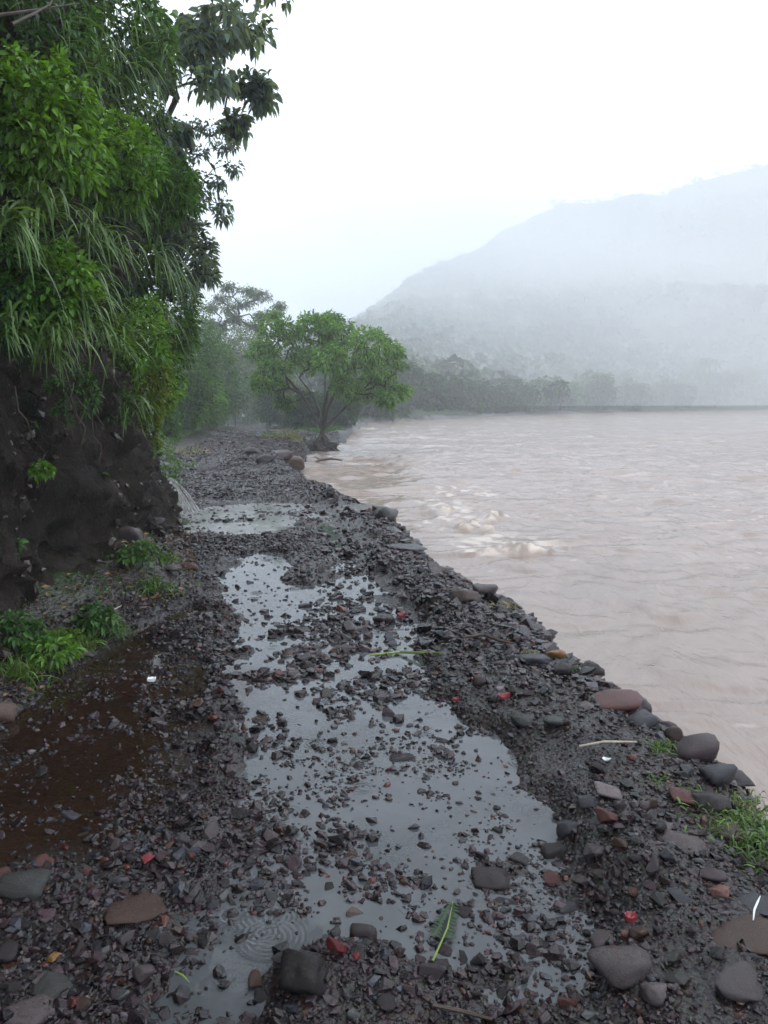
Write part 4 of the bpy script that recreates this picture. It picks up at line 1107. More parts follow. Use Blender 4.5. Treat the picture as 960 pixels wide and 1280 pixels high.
# the lone tree at the water's edge
YT = 36.0
base = np.array(at(403, 553, YT)); base[2] = WATER + .25
mg = YT / FPX
rt = np.random.default_rng(5)
lob = [(350, 412, 26), (322, 437, 20), (392, 408, 26), (430, 420, 26), (466, 434, 26), (484, 462, 24), (497, 490, 13), (452, 458, 26), (420, 455, 24), (385, 446, 26), (350, 450, 24), (334, 478, 18),
       (440, 488, 17), (472, 494, 17), (350, 503, 11), (405, 436, 22), (492, 440, 11), (372, 425, 24), (412, 400, 16)]
LIMBS = [(.3, ((392, 520), (375, 492), (350, 466), (326, 450))), (-.5, ((399, 512), (390, 480), (378, 452), (368, 425))), (.7, ((404, 505), (404, 470), (409, 440), (400, 412))), (-.4, ((410, 512), (424, 482), (440, 456), (454, 432))), (.2, ((414, 527), (440, 500), (464, 476), (486, 458))), (-.8, ((407, 510), (415, 485), (428, 455), (432, 425))), (.9, ((398, 515), (384, 490), (366, 470), (345, 440)))]
lobes = [(at(x, y, YT) + np.array([0, rt.uniform(-1, 1) * 2.6 * math.sqrt(max(0, 1 - ((x - 405) / 105) ** 2)), 0]), r * mg) for x, y, r in lob]
lobes += [(c + np.array([rt.normal() * .4, (2.2 if i % 2 else -2.2) * rt.uniform(.6, 1.1), rt.normal() * .3]), r * .9) for i, (c, r) in enumerate(lobes[:14:1])]
tree = lobes_tree("lone_tree", "lone spreading green tree rooted at the flooded river's edge", "tree", base + np.array([0, 0, .1]),
                  [base + np.array([0, 0, .4]), base + np.array([.02, .0, .65])], lobes, 40, 14, .21, .078, M['leaf_mango'], 41, r_tip=.013, droop=.3, flat=.66, rosette=.18, wob=.06, down=.25, inner=.4, r_pow=.40, high=.2, limbs=[[at(x, y, YT) + np.array([0, dy * j, 0]) for j, (x, y) in enumerate(l_, 1)] for dy, l_ in LIMBS])
rg = np.random.default_rng(8); a = Acc()
for i in range(46):
    th = rg.uniform(0, 6.28); r = rg.uniform(.3, .85)
    q = base + np.array([math.cos(th) * r * 1.2, math.sin(th) * r, -.28])
    tube(a, [base + np.array([0, 0, rg.uniform(.1, .55)]), base + (q - base) * .5 + np.array([0, 0, rg.uniform(.1, .3)]), q], [.07, .05, .02], 5)
a.build("root_ball", M['bark'], tree, base + np.array([0, 0, .1]))
V, F = rock_shape(rg, 4, 26, 8, (.62, .62, .4), .25)
a = Acc(); a.add(V + base + np.array([-.05, 0, -.16]), F, (.028, .022, .018))
tag(a.build("root_mound", M['gravel'], None, base + np.array([-.05, 0, -.12]), True), "mound of mud and flood debris under the lone tree's roots", "mound")
# spit of boulders and soil joining the tree to the bank
# overhanging tree on the cliff corner
Yo = 12.2; mo = Yo / FPX
lo = [(250, 25, 38), (292, 45, 36), (303, 92, 26), (232, 72, 36), (200, 35, 40), (272, 118, 24), (318, 104, 12), (212, 112, 22), (305, 18, 24), (262, 72, 30), (285, 140, 12),
      (240, -60, 60), (310, -70, 50), (180, -60, 70), (350, -150, 60), (270, -170, 80), (180, -200, 90), (330, -260, 90), (230, -320, 100), (120, -150, 90), (400, -330, 70), (320, -60, 55), (350, -110, 60), (300, -110, 70), (390, -200, 70), (310, -220, 90), (420, -260, 80)]
lobes = [(at(x, y, Yo) + np.array([0, (-1) ** i * .5 * (1 if y > -30 else 2.2), 0]), r * mo) for i, (x, y, r) in enumerate(lo)]
b0 = at(168, 215, 11.9)
lobes_tree("overhanging_tree", "tree with large drooping leaves leaning out from the cliff top", "tree", b0, [at(186, 185, 12), at(203, 160, 12.1), at(222, 120, 12.2)], lobes, 20, 8, .17, .095, M['leaf_haze_blue'], 51, r_tip=.006, droop=.35, detail=True, rosette=.12, wob=.08, down=.4, inner=.3)
ls = [(262, 165, 18), (250, 195, 15), (284, 188, 14), (270, 225, 15), (290, 212, 10), (280, 258, 9), (243, 160, 16), (240, 222, 12), (278, 270, 6), (255, 240, 10), (228, 195, 12)]
lobes = [(at(x, y, 12.0), r * mo) for x, y, r in ls]
lobes_tree("slender_tree", "slender tree with thin hanging sprays of small leaves below the drooping leaved tree", "tree", at(205, 262, 12.0), [at(212, 225, 12.0), at(216, 190, 12.0), at(228, 165, 12.0)], lobes, 11, 6, .08, .045, M['leaf_haze_blue'], 52, r_tip=.004, droop=.6, rosette=.1, wob=.14, down=.4, inner=.1)
lb = [(212, 200, 14), (215, 165, 10), (205, 240, 16), (222, 228, 8), (196, 175, 10)]
lobes_tree("sapling", "sapling with broad dark leaves on the cliff corner", "sapling", at(196, 280, 11.9), [at(205, 250, 11.9), at(210, 215, 11.9)], [(at(x, y, 11.9), r * mo) for x, y, r in lb], 14, 6, .2, .12, M['leaf_haze_blue'], 53, r_tip=.007, droop=.7, detail=True, rosette=.1, inner=.1)

# unseen tree added above the frame to darken the near end of the track
kk = np.random.default_rng(19)
lobes = [(np.array([kk.uniform(-4.4, .6), kk.uniform(-3.2, 4.4), kk.uniform(5.6, 7.4)]), kk.uniform(.65, 1.0)) for _ in range(34)]
lobes_tree("added_shade_tree", "unseen tree added above the frame to shade the near track", "tree", np.array([-4.6, 1.5, 5.6]), [np.array([-4.2, 1.5, 6.2]), np.array([-3.4, 1.6, 6.6])], lobes, 26, 7, .2, .1, M['leaf_mid'], 54, r_tip=.008, droop=.3, rosette=.14, inner=.2)
# bushes on the wooded slope left of the track
G_B = "bushes on the slope beyond the cliff"
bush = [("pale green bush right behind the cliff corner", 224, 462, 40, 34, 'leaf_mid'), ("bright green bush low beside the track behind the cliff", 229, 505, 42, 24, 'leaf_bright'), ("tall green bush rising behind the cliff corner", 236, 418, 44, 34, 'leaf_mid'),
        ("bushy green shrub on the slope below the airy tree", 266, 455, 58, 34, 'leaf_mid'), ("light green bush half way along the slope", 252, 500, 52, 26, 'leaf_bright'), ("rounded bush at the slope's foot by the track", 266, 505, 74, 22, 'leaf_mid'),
        ("dark hazy bush under the airy tree's trunk", 292, 448, 80, 34, 'leaf_haze_blue'), ("hazy bush behind the walker", 300, 500, 150, 22, 'leaf_haze_blue'), ("hazy dark bush right of the walker", 346, 503, 95, 24, 'leaf_haze_blue'),
        ("grey green bush behind the lone tree's left side", 350, 495, 60, 30, 'leaf_haze_blue'), ("dark bush directly behind the lone tree's trunk", 385, 515, 52, 24, 'leaf_dark'), ("dark bush behind the right of the lone tree's trunk", 425, 512, 60, 24, 'leaf_dark'),
        ("tall hazy blue green bush between the airy tree and the lone tree", 312, 425, 88, 28, 'leaf_haze_blue'), ("hazy bush on the far bank left of the airy tree", 252, 430, 64, 34, 'leaf_mid'), ("hazy round bush above the walker", 310, 468, 140, 34, 'leaf_haze_blue'), ("pale green bush at the bend of the track", 338, 522, 70, 10, 'leaf_mid'), ("low scrub along the slope's foot nearest the cliff", 207, 532, 32, 14, 'leaf_mid')]
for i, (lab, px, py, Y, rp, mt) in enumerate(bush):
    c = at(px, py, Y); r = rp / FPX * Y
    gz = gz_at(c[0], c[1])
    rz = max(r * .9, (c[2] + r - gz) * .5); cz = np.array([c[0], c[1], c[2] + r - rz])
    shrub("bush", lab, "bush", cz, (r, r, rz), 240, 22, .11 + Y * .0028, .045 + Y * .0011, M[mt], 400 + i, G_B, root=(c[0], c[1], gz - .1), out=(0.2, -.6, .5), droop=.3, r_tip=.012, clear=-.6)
# tall airy tree
Y = 72.; m_ = Y / FPX
la = [(272, 372, 13), (290, 362, 11), (310, 362, 12), (330, 372, 11), (348, 380, 9), (268, 388, 11), (285, 384, 10), (308, 382, 12), (325, 392, 11), (345, 395, 8), (262, 402, 9), (295, 400, 10), (318, 406, 9), (280, 410, 8)]
c = at(268, 520, Y); c[2] = gz_at(c[0], c[1])
lobes_tree("airy_tree", "tall airy tree with open flat topped crown fading in mist", "tree", c, [c + np.array([0, 0, 3.]), c + np.array([.3, 0, 6.0])], [(at(x, y, Y) + np.array([0, (-1) ** i * 1.4, 0]), r * m_) for i, (x, y, r) in enumerate(la)], 34, 10, .26, .10, M['leaf_haze_blue'], 61, r_tip=.02, flat=.4, rosette=.4, wob=.1, inner=.2, high=.3)
# trees along the far shore
G_F = "misty trees along the far shore"
far = [(455, 500, 92, 26, 'dark'), (478, 470, 112, 26, 'dark'), (508, 470, 118, 26, 'dark'), (490, 500, 104, 24, 'dark'), (528, 492, 122, 24, 'dark'), (552, 490, 128, 22, 'dark'), (578, 490, 132, 22, 'dark'), (602, 492, 137, 20, 'dark'), (624, 500, 141, 14, 'dark'), (545, 506, 122, 14, 'mid'), (590, 507, 131, 12, 'mid'), (430, 490, 90, 26, 'dark')]
pos = ["left end", "crown highest", "second highest", "lowest and nearest"]
for i, (px, py, Y, rp, mt) in enumerate(far):
    lab = ["misty tree seen at the right edge of the lone tree's crown", "rounded dark misty tree peeping over the lone tree's right side", "highest rounded misty tree of the spit beyond the lone tree", "low misty tree at the waterline beyond the lone tree",
           "misty tree on the slope of the wooded spit", "misty tree in the middle of the wooded spit", "misty tree past the middle of the wooded spit", "misty tree near the tip of the wooded spit", "last small misty tree at the tip of the wooded spit", "small pale bush at the spit's waterline", "small pale bush near the tip of the spit", "misty tree hidden behind the lone tree's branches"][i]
    c = at(px, py, Y); r = rp / FPX * Y; k = np.random.default_rng(500 + i)
    gz = max(WATER - .1, gz_at(c[0], c[1])) - .2
    lobes = [(c + k.normal(size=3) * r * np.array([.45, .45, .3]), r * k.uniform(.45, .7)) for _ in range(7)] + [(np.array([c[0] + k.normal() * r * .5, c[1] - r * .3, gz + (c[2] - gz) * k.uniform(.15, .8)]), r * .55) for _ in range(4)]
    lobes_tree("misty_tree", lab, "tree", np.array([c[0], c[1], gz]), [np.array([c[0], c[1], gz + (c[2] - gz) * .5])], lobes, 34, 9, .55 + Y * .001, .28, M['leaf_' + mt], 520 + i, G_F, r_tip=.04, rosette=.5, inner=.5, down=.1, sides=5)
# trees on the far side of the river, at the foot of the hill
k = np.random.default_rng(77)
i = 0
for px in list(range(655, 1000, 16)):
    px = px + k.uniform(-5, 5)
    h0 = k.uniform(5.5, 9) * (1.5 if px > 860 else 1)
    # walk along the view ray to the far shore
    for Y in np.arange(120, 330, 1.0):
        c = at(px, 512, Y)
        if c[1] > shore_y(c[0]) + 3 + (i % 3) * 5: break
    gz = float(hill_h(c[:1], c[1:2])[0]); base = np.array([c[0], c[1], gz - .3])
    r = h0 * .5; cc = base + np.array([0, 0, h0 * .55])
    lobes = [(cc + k.normal(size=3) * r * np.array([.5, .5, .35]), r * k.uniform(.4, .65)) for _ in range(7)]
    lab = ("first misty tree on the far shore beyond the tip of the wooded spit" if i == 0 else "misty tree on the far shore above the stranded driftwood" if abs(px - 922) < 9 else
           "misty low tree in the row along the far shore at the hill's foot" if px < 860 else "taller misty tree in the row along the far shore by the stranded driftwood")
    lobes_tree("shore_tree", lab, "tree", base, [base + np.array([0, 0, h0 * .3])], lobes, 18, 8, .95, .5, M['leaf_mid' if i % 3 else 'leaf_dark'], 600 + i, "trees at the foot of the misty hill", r_tip=.06, rosette=.7, inner=.5, down=.1, sides=4)
    i += 1
# forest that clothes the hill: one mass of crowns
rng = np.random.default_rng(90)
n = 19000
x = rng.uniform(-190, 520, n); y = rng.uniform(80, 545, n)
ok = (y > shore_y(x) + 8) & (np.abs(x / y) < .62) & (x / y > -.22)
x, y = x[ok], y[ok]; z = hill_h(x, y); n = len(x)
fa = Acc(); per = 18
r = np.clip(np.exp(rng.normal(.95, .38, n)), 1.2, 6.5) * np.interp(y, [100, 300, 500], [.8, .9, .55])
d = unit(rng.normal(size=(n * per, 3)) + np.array([0, 0, .7])); R = np.repeat(r, per)
P = np.repeat(np.stack([x, y, z + r * .5], 1), per, 0) + d * (R * rng.uniform(.55, 1.05, n * per))[:, None] * np.array([1, 1, .8])
dl = unit(np.cross(d, rng.normal(size=(n * per, 3))) + d * .3)
leaves(fa, P - dl * R[:, None] * .3, dl, R * .62, R * .5, rng, False, .15, .12)
tint = np.repeat(np.repeat(np.clip(rng.uniform(.6, 1.4, (n, 1)) * (1 + .5 * fbm(x * .03, y * .03, 0, 3, 95))[:, None], .3, 1.9), per, 0), 4, 0)
fa.C[0] = fa.C[0] * tint
M['forest'] = mat_leaf("forest_canopy", (.030, .055, .024), (.045, .07, .026), .1, .7, .2)
tag(fa.build("forest", M['forest']), kind="stuff")
# tree trunk stranded in the shallows by the far shore
p = gp(922, 511.5, WATER)
a = Acc(); tube(a, [p + np.array([-7, 0, .2]), p + np.array([-2, 0, .7]), p + np.array([3, 1, .5]), p + np.array([8, 0, .2])], [.4, .5, .4, .2], 6)
tube(a, [p + np.array([-2, 0, .6]), p + np.array([-2.5, 0, 2.4])], [.3, .12], 5)
tag(a.build("driftwood", M['twig'], None, p), "stranded driftwood by the far shore", "driftwood")
p = gp(410, 577, WATER)
a = Acc(); tube(a, [p + np.array([-.5, -.3, -.02]), p + np.array([-.3, -.1, .06]), p + np.array([.1, .1, .10]), p + np.array([.5, .3, .03])], [.04, .06, .05, .03], 6); tube(a, [p + np.array([-.3, -.1, .06]), p + np.array([-.5, .1, .2])], [.04, .015], 5)
tag(a.build("driftwood", M['twig'], None, p), "dark driftwood branch floating in the river below the lone tree", "driftwood")

# ------------------------------------------------------------------ walker far down the track
pw = at(305, 533, 118.0)
gz = gz_at(pw[0], pw[1])
def skin(name, pts, edges, radii, mat, parent, root=0, sub=2):
    me = bpy.data.meshes.new(name); me.from_pydata([tuple(p) for p in pts], edges, []); me.materials.append(mat)
    o = link(name, me, parent)
    md = o.modifiers.new("skin", 'SKIN'); md.use_smooth_shade = True
    for v, r in zip(me.skin_vertices[0].data, radii): v.radius = r if isinstance(r, tuple) else (r, r)
    me.skin_vertices[0].data[root].use_root = True
    s = o.modifiers.new("sub", 'SUBSURF'); s.levels = sub; s.render_levels = sub
    return o
M['skin'] = mat_plain("skin", (.28, .16, .11), .5, .1)
M['shirt'] = mat_plain("pale_shirt", (.5, .5, .48), .8, .1)
M['trousers'] = mat_plain("dark_trousers", (.018, .02, .026), .8, .1)
M['hair'] = mat_plain("dark_hair", (.012, .01, .009), .6, .1)
man = empty("person", (pw[0], pw[1], gz), "person in a pale shirt and dark trousers walking far down the track", "person")
pts = [(0, 0, .92), (0, 0, 1.15), (0, 0, 1.38), (0, 0, 1.47), (0, -.02, 1.56), (0, -.02, 1.64), (.17, 0, 1.36), (.22, .03, 1.1), (.23, -.06, .86), (-.17, 0, 1.36), (-.22, -.03, 1.1), (-.23, -.12, .87),
       (.09, 0, .88), (.10, .10, .47), (.11, .02, .07), (.11, -.12, .03), (-.09, 0, .88), (-.10, -.08, .48), (-.11, -.03, .07), (-.11, -.17, .03)]
ed = [(0, 1), (1, 2), (2, 3), (3, 4), (4, 5), (2, 6), (6, 7), (7, 8), (2, 9), (9, 10), (10, 11), (0, 12), (12, 13), (13, 14), (14, 15), (0, 16), (16, 17), (17, 18), (18, 19)]
rd = [.12, .11, .12, .05, .085, .07, .05, .04, .03, .05, .04, .03, .08, .055, .04, .035, .08, .055, .04, .035]
skin("body", pts, ed, rd, M['skin'], man)
skin("shirt", [pts[i] for i in (0, 1, 2, 6, 7, 9, 10)], [(0, 1), (1, 2), (2, 3), (3, 4), (2, 5), (5, 6)], [.155, .15, .155, .08, .06, .08, .06], M['shirt'], man)
skin("trousers", [pts[i] for i in (0, 12, 13, 14, 16, 17, 18)], [(0, 1), (1, 2), (2, 3), (0, 4), (4, 5), (5, 6)], [.14, .105, .08, .065, .105, .08, .065], M['trousers'], man)
skin("hair", [(0, .0, 1.63), (0, .0, 1.69)], [(0, 1)], [.09, .07], M['hair'], man)
# ------------------------------------------------------------------ small plants, sticks and scraps
def g0(px, py):
    p = gp(px, py, .05); p = gp(px, py, gz_at(p[0], p[1])); return np.array([p[0], p[1], gz_at(p[0], p[1])])
G_W, G_R = "weeds along the foot of the cliff", "grass on the river rim"
for i, a in enumerate((
    ("bright grass tuft in the lowest left weeds beside the pale tan rock", 18, 842, 130, .2, .010), ("bright grass tuft under the dark rock in the weeds", 50, 828, 90, .16, .009), ("grass tuft among the weeds left of the yellow seedling", 40, 795, 120, .18, .009),
    ("lush grass tuft in the middle of the cliff foot weeds", 95, 772, 150, .22, .010), ("grass tuft right of the lush one at the cliff foot", 130, 765, 110, .2, .010), ("thin grass tuft left of the grey cliff foot boulder", 140, 735, 80, .2, .009),
    ("tall grass tuft right of the grey cliff foot boulder", 190, 715, 120, .26, .012), ("grass tuft above the grey cliff foot boulder", 150, 697, 80, .22, .011), ("grass tuft nearest the waterfall at the cliff foot", 205, 700, 90, .26, .012), ("short grass tuft at the back of the weeds", 70, 755, 90, .18, .009), ("small grass tuft by the left picture edge", 5, 800, 90, .18, .009))):
    lab, px, py, n, L, W = a
    tuft("grass_tuft", lab, "grass tuft", g0(px, py), n, L, W, .55, M['grass'], 700 + i, lean=(.1, -.1, 1), fan=.55, group=G_W, detail=4, base=.05)
for i, (lab, px, py, r, mt) in enumerate((("low leafy weed at the left picture edge below the cliff", 12, 770, .16, 'leaf_mid'), ("low leafy weed left of the lush grass tuft", 62, 775, .13, 'leaf_bright'), ("yellow seedling at the edge of the brown puddle", 86, 802, .05, 'leaf_yellow'),
        ("low leafy weed under the cliff by the fallen slabs", 120, 745, .14, 'leaf_mid'), ("broad leafy weed beside the grey cliff foot boulder", 178, 700, .16, 'leaf_mid'), ("leafy weed clinging low on the bare cliff at the left edge", 10, 690, .07, 'leaf_mid'), ("tiny fern clinging to the bare cliff face", 52, 593, .05, 'leaf_bright'))):
    p = g0(px, py) if py > 695 else at(px, py, 5.3)
    shrub("weed", lab, "weed", p + np.array([0, 0, r * .6]), (r, r, r * .7), 34, 9, .06, .03, M[mt], 720 + i, G_W, root=p - np.array([0, 0, .02]), out=(0, -.2, 1), droop=.35, detail=True, clear=-.2, r_tip=.002)
rg = np.random.default_rng(32); a = Acc()
y = rg.uniform(3.4, 11.5, 5200); x = x_left(y) - rg.uniform(-.08, .75, 5200); z = look(GZ, GX, GY, x, y)
ok = fbm(x * 2.2, y * 2.2, 0, 3, 96) > .0; x, y, z = x[ok], y[ok], z[ok]; n = len(x)
leaves(a, np.stack([x, y, z - .005], 1), rg.normal(size=(n, 3)) * np.array([.7, .7, .3]) + np.array([0, 0, .7]), rg.uniform(.02, .06, n), rg.uniform(.01, .022, n), rg, False, .3, .45)
blades(a, np.stack([x, y, z - .005], 1)[::3], rg.normal(size=(len(x[::3]), 3)) * np.array([.5, .5, .2]) + np.array([0, 0, .8]), rg.uniform(.05, .14, len(x[::3])), .006, rg, .5, 3)
tag(a.build("ground_cover", M['leaf_mid']), kind="stuff")
a = Acc(); y = rg.uniform(13.5, 95, 26000); s = rg.uniform(0, 1, 26000) ** 1.4
side = rg.uniform(size=len(y)) < .7
x = np.where(side, x_left(y) + .25 - s * 7, x_river(y) - .2 - s * np.interp(y, [13, 38, 60, 95], [.05, .2, 5, 16]))
ok = (side | (y > 36)) & (fbm(x * .7, y * .7, 0, 3, 97) > -.12); x, y = x[ok], y[ok]; z = look(GZ, GX, GY, x, y); n = len(x)
sz = np.interp(y, [13, 95], [.7, 2.2])
leaves(a, np.stack([x, y, z], 1), rg.normal(size=(n, 3)) * np.array([.7, .7, .3]) + np.array([0, 0, .8]), sz * rg.uniform(.08, .3, n), sz * rg.uniform(.03, .06, n), rg, False, .3, .4)
tag(a.build("undergrowth", M['leaf_mid']), kind="stuff")
# fallen leaf litter on the toe of the cliff
rg = np.random.default_rng(31); a = Acc()
y = rg.uniform(3.6, 9.5, 700); x = x_left(y) - rg.uniform(-.05, .6, 700); z = look(GZ, GX, GY, x, y) + .012
leaves(a, np.stack([x, y, z], 1), rg.normal(size=(700, 3)) * np.array([1, 1, .15]), rg.uniform(.03, .08, 700), .03, rg, False, .0, .5)
tag(a.build("fallen_leaves", M['dead_leaf']), kind="stuff")
for i, a in enumerate((
    ("big bright grass clump on the river rim at the right", 938, 1045, 1100, .08, .008, 'grass', .10), ("yellowing grass in the upper part of the rim by the big clump", 915, 1010, 260, .06, .007, 'dry_grass', .06), ("grass tuft on the rim left of the purple brown boulder", 823, 935, 120, .10, .006, 'grass', .03), ("small green tuft above the big grass clump", 862, 992, 80, .07, .006, 'grass', .03),
    ("green sprig on the flat reddish boulder", 785, 880, 40, .06, .008, 'grass', .02), ("green sprig left of the flat reddish boulder", 735, 874, 45, .06, .008, 'grass', .02), ("dry grass tuft behind the brown wedge block on the rim", 628, 764, 130, .12, .007, 'dry_grass', .06), ("green tuft below the yellow ochre stone", 717, 838, 50, .07, .006, 'grass', .02),
    ("mossy tuft beside the flat blue grey slab", 661, 820, 60, .06, .006, 'dry_grass', .03), ("small tuft by the water right of the big grass clump", 936, 985, 60, .07, .006, 'grass', .03), ("small tuft left of the small green tuft", 822, 978, 40, .06, .006, 'grass', .03))):
    lab, px, py, n, L, W, mt, b = a
    tuft("grass_tuft", lab, "grass tuft", g0(px, py), n, L, W, .7, M[mt], 740 + i, lean=(0, -.1, 1), fan=.8, group=G_R, detail=4, base=b)
for i, (lab, px, py, Y, n, L, mt) in enumerate((("yellowish grass clump on the far bank before the lone tree", 362, 552, 33, 160, .9, 'dry_grass'), ("yellow green weeds on the far bank left of the yellowish clump", 340, 546, 35, 130, .7, 'grass'), ("grass along the far track edge beyond the cliff", 236, 548, 24, 120, .45, 'dry_grass'), ("tuft of grass beside the track at the cliff corner", 218, 556, 19, 120, .4, 'grass'))):
    p = at(px, py, Y); p[2] = max(WATER, gz_at(p[0], p[1]))
    tuft("grass_tuft", lab, "grass tuft", p, n, L, .03, .6, M[mt], 760 + i, lean=(0, 0, 1), fan=.6, group="grass beside the far track", base=.35, detail=4)
M['stalk'] = mat_plain("green_stalk", (.2, .27, .06), .4, .2, 20)
def stick(name, label, cat, pxs, rad, mat, lift=.02):
    P = [g0(*p) + np.array([0, 0, lift]) for p in pxs]; P = [np.array([p[0], p[1], max(p[2], lift * .7)]) for p in P]
    a = Acc(); tube(a, P, rad, 6); return tag(a.build(name, mat, None, P[0]), label, cat)
stick("leaf_stalk", "long yellow green leaf stalk lying across the puddle", "stalk", ((462, 825), (500, 823), (535, 821), (553, 819)), [.007, .010, .009, .003], M['stalk'])
stick("branch", "dark thin branch lying on the gravel near the rim", "branch", ((578, 803), (605, 801), (625, 806), (642, 809)), [.008, .014, .012, .006], M['twig'], .04)
stick("straw", "pale straw lying on the gravel beside the grass tuft", "straw", ((724, 939), (755, 938.5), (795, 937)), [.005, .005, .004], M['pale_wood'], .04)
stick("twig", "pale twig in the weeds at the edge of the brown puddle", "twig", ((112, 772), (135, 768), (152, 764)), [.005, .005, .003], M['pale_wood'], .06)
stick("twig", "brown twig lying in the near shallow water below the fern frond", "twig", ((540, 1265), (575, 1272), (615, 1280)), [.005, .006, .004], M['twig'], .02)
stick("green_blade", "small green blade on the near left stones", "grass blade", ((219, 1236), (229, 1243), (238, 1253)), [.002, .003, .001], M['stalk'], .03)
# fern frond: rib and leaflets
t0, t1 = g0(541, 1203), g0(566, 1140); t0[2] = t1[2] = .022
fr = empty("fern_frond", t0, "green fern frond floating in the silty puddle", "fern frond")
a = Acc(); mid = (t0 + t1) / 2 + np.array([.012, 0, .006]); tube(a, [t0, mid, t1], [.003, .0025, .001], 5); a.build("rib", M['stalk'], fr, t0)
rg = np.random.default_rng(4)
ax = unit(t1 - t0); sd = np.array([ax[1], -ax[0], 0])
lf = None
for j in range(11):
    for s in (-1, 1):
        f = .36 + .058 * j
        p = t0 + (t1 - t0) * f
        a = Acc(); ln = .055 * (1 - .6 * (j / 11)) * rg.uniform(.8, 1.15)
        d = unit(sd * s + ax * .55); q = np.cross(d, [0, 0, 1])
        V = [p, p + d * ln * .4 + q * .008 + [0, 0, .004], p + d * ln * .4 - q * .008 + [0, 0, .004], p + d * ln + [0, 0, -.006]]
        a.add(V, [(0, 1, 2), (1, 3, 2)]); a.build("leaflet", M['leaf_dark'], fr, t0)
def scrap(name, label, cat, px, py, w, d, h, mat, seed, curl=.0, rot=0.):
    """thin bent piece of litter with thickness"""
    rg = np.random.default_rng(seed); p = g0(px, py); p[2] = max(p[2], 0) + .022
    nx, ny = 7, 5; V, F = [], []
    for s in (0, 1):
        for i in range(nx):
            for j in range(ny):
                u, v = i / (nx - 1) - .5, j / (ny - 1) - .5
                x, y = u * w, v * d * (1 - .3 * abs(u)); z = curl * w * (u * u * 2 + .4 * math.sin(3 * u + 2 * v)) + rg.normal() * h * .12 + (h if s else 0)
                V.append(p + np.array([x * math.cos(rot) - y * math.sin(rot), x * math.sin(rot) + y * math.cos(rot), z]))
    g = grid_faces(nx, ny); n = nx * ny
    for q in g:
        F += [(q[0] + n, q[1] + n, q[2] + n), (q[0] + n, q[2] + n, q[3] + n), (q[0], q[2], q[1]), (q[0], q[3], q[2])]
    rim = [i * ny for i in range(nx)] + [(nx - 1) * ny + j for j in range(1, ny)] + [i * ny + ny - 1 for i in range(nx - 2, -1, -1)] + [j for j in range(ny - 2, 0, -1)]
    for a_, b_ in zip(rim, rim[1:] + rim[:1]): F += [(a_, b_, b_ + n), (a_, b_ + n, a_ + n)]
    a = Acc(); a.add(V, F); return tag(a.build(name, mat, None, p), label, cat)
scrap("litter", "white box scrap lying in the brown puddle", "litter", 190, 863, .045, .03, .016, M['white'], 1, .1)
scrap("litter", "white curved scrap on the gravel beneath the pale straw", "litter", 758, 952, .035, .016, .004, M['white'], 2, .3, -.8)
scrap("litter", "red scrap on the gravel above the big smooth grey rock", "litter", 787, 1161, .032, .026, .014, M['red'], 3, .2)
scrap("litter", "red scrap on the gravel above the green grey oval pebble", "litter", 630, 873, .06, .03, .012, M['red'], 4, .3)
scrap("litter", "small red scrap at the gravel edge of the puddle", "litter", 570, 884, .03, .02, .012, M['red'], 6, .3)
scrap("litter", "red scrap in the flooded track near the dark oval stone", "litter", 502, 776, .06, .05, .02, M['red'], 5, .3)
P = [g0(940, 1172), g0(941, 1163), g0(945, 1157), g0(948, 1153)]
a = Acc(); tube(a, [p + np.array([0, 0, .05 + .006 * i]) for i, p in enumerate(P)], [.0015, .003, .003, .001], 6)
tag(a.build("litter", M['white'], None, P[0]), "curled white strip lying on the wide blue grey rock", "litter")

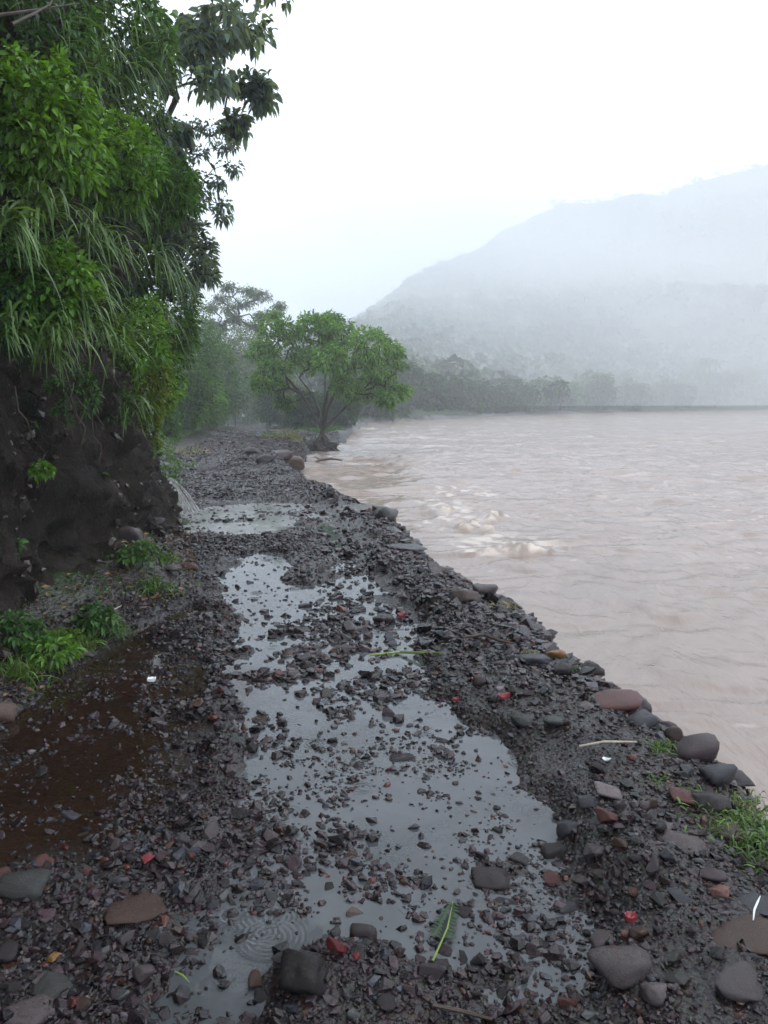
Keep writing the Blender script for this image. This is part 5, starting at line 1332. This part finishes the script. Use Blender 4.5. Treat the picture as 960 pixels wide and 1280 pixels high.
# thin spout of water at the cliff corner
def mat_fall():
    m, nt, out = new_mat("falling_water"); k = N(nt)
    v = k.mapv(k.pos(), (14, 14, 1.5)); n = k.noise(v, 1.5, 4, .6)
    df = k.node("ShaderNodeBsdfDiffuse"); df.inputs["Color"].default_value = (.5, .49, .47, 1)
    tr = k.node("ShaderNodeBsdfTransparent"); mx = k.node("ShaderNodeMixShader")
    k.l(k.rng(n, .38, .62, .05, .75), mx.inputs[0]); k.l(tr.outputs[0], mx.inputs[1]); k.l(df.outputs[0], mx.inputs[2]); k.l(mx.outputs[0], out.inputs["Surface"]); return m
M['fall'] = mat_fall()
a = Acc(); rg = np.random.default_rng(15)
for j in range(80):
    s = rg.normal() * .11; t_ = rg.uniform(.55, 1.0)
    top = at(203, 596, 11.3) + np.array([-.06 + s * .25, s * .6, 0]); bot = at(226, 640, 11.3) + np.array([s, s * .8, 0]); bot[2] = .0
    P = [top + (bot - top) * np.array([f, f, f ** 1.7]) * np.array([1, 1, 1]) for f in np.linspace(1 - t_, 1, 7)]
    tube(a, P, np.linspace(.003, .011, 7) * rg.uniform(.5, 1.4), 4)
tag(a.build("waterfall", M['fall'], None, at(203, 596, 11.3)), "thin white spout of water falling from the cliff corner onto the track", "waterfall")

# ------------------------------------------------------------------ mist
def volume(name, me, density, col=(.955, .972, .99)):
    m, nt, out = new_mat(name); v = nt.nodes.new("ShaderNodeVolumePrincipled")
    v.inputs["Color"].default_value = (*col, 1); v.inputs["Density"].default_value = density
    nt.links.new(v.outputs[0], out.inputs["Volume"]); me.materials.append(m)
    return tag(link(name, me), kind="stuff")
bm = bmesh.new(); bmesh.ops.create_cube(bm, size=1)
me = bpy.data.meshes.new("haze"); bm.to_mesh(me); bm.free()
hz = volume("haze", me, HAZE)
lo, hi = Vector((-640, -60, -6)), Vector((1150, 1600, 215))
hz.location = (lo + hi) / 2; hz.scale = hi - lo
V0, F0 = ico(4)
for i, (px, py, Y, wd, up, dens) in enumerate(MIST):
    c = at(px, py, Y); r = np.array([wd, wd * .55, up])
    V = V0 * r * (1 + .42 * fbm(V0[:, 0] * 1.9 + i * 9, V0[:, 1] * 1.9, V0[:, 2] * 1.9, 4, 5))[:, None] + c
    V[:, 2] = np.maximum(V[:, 2], 1.0)
    volume("mist", mesh_arrays("mist", V, F0, None, None, True), dens * MIST_GAIN)
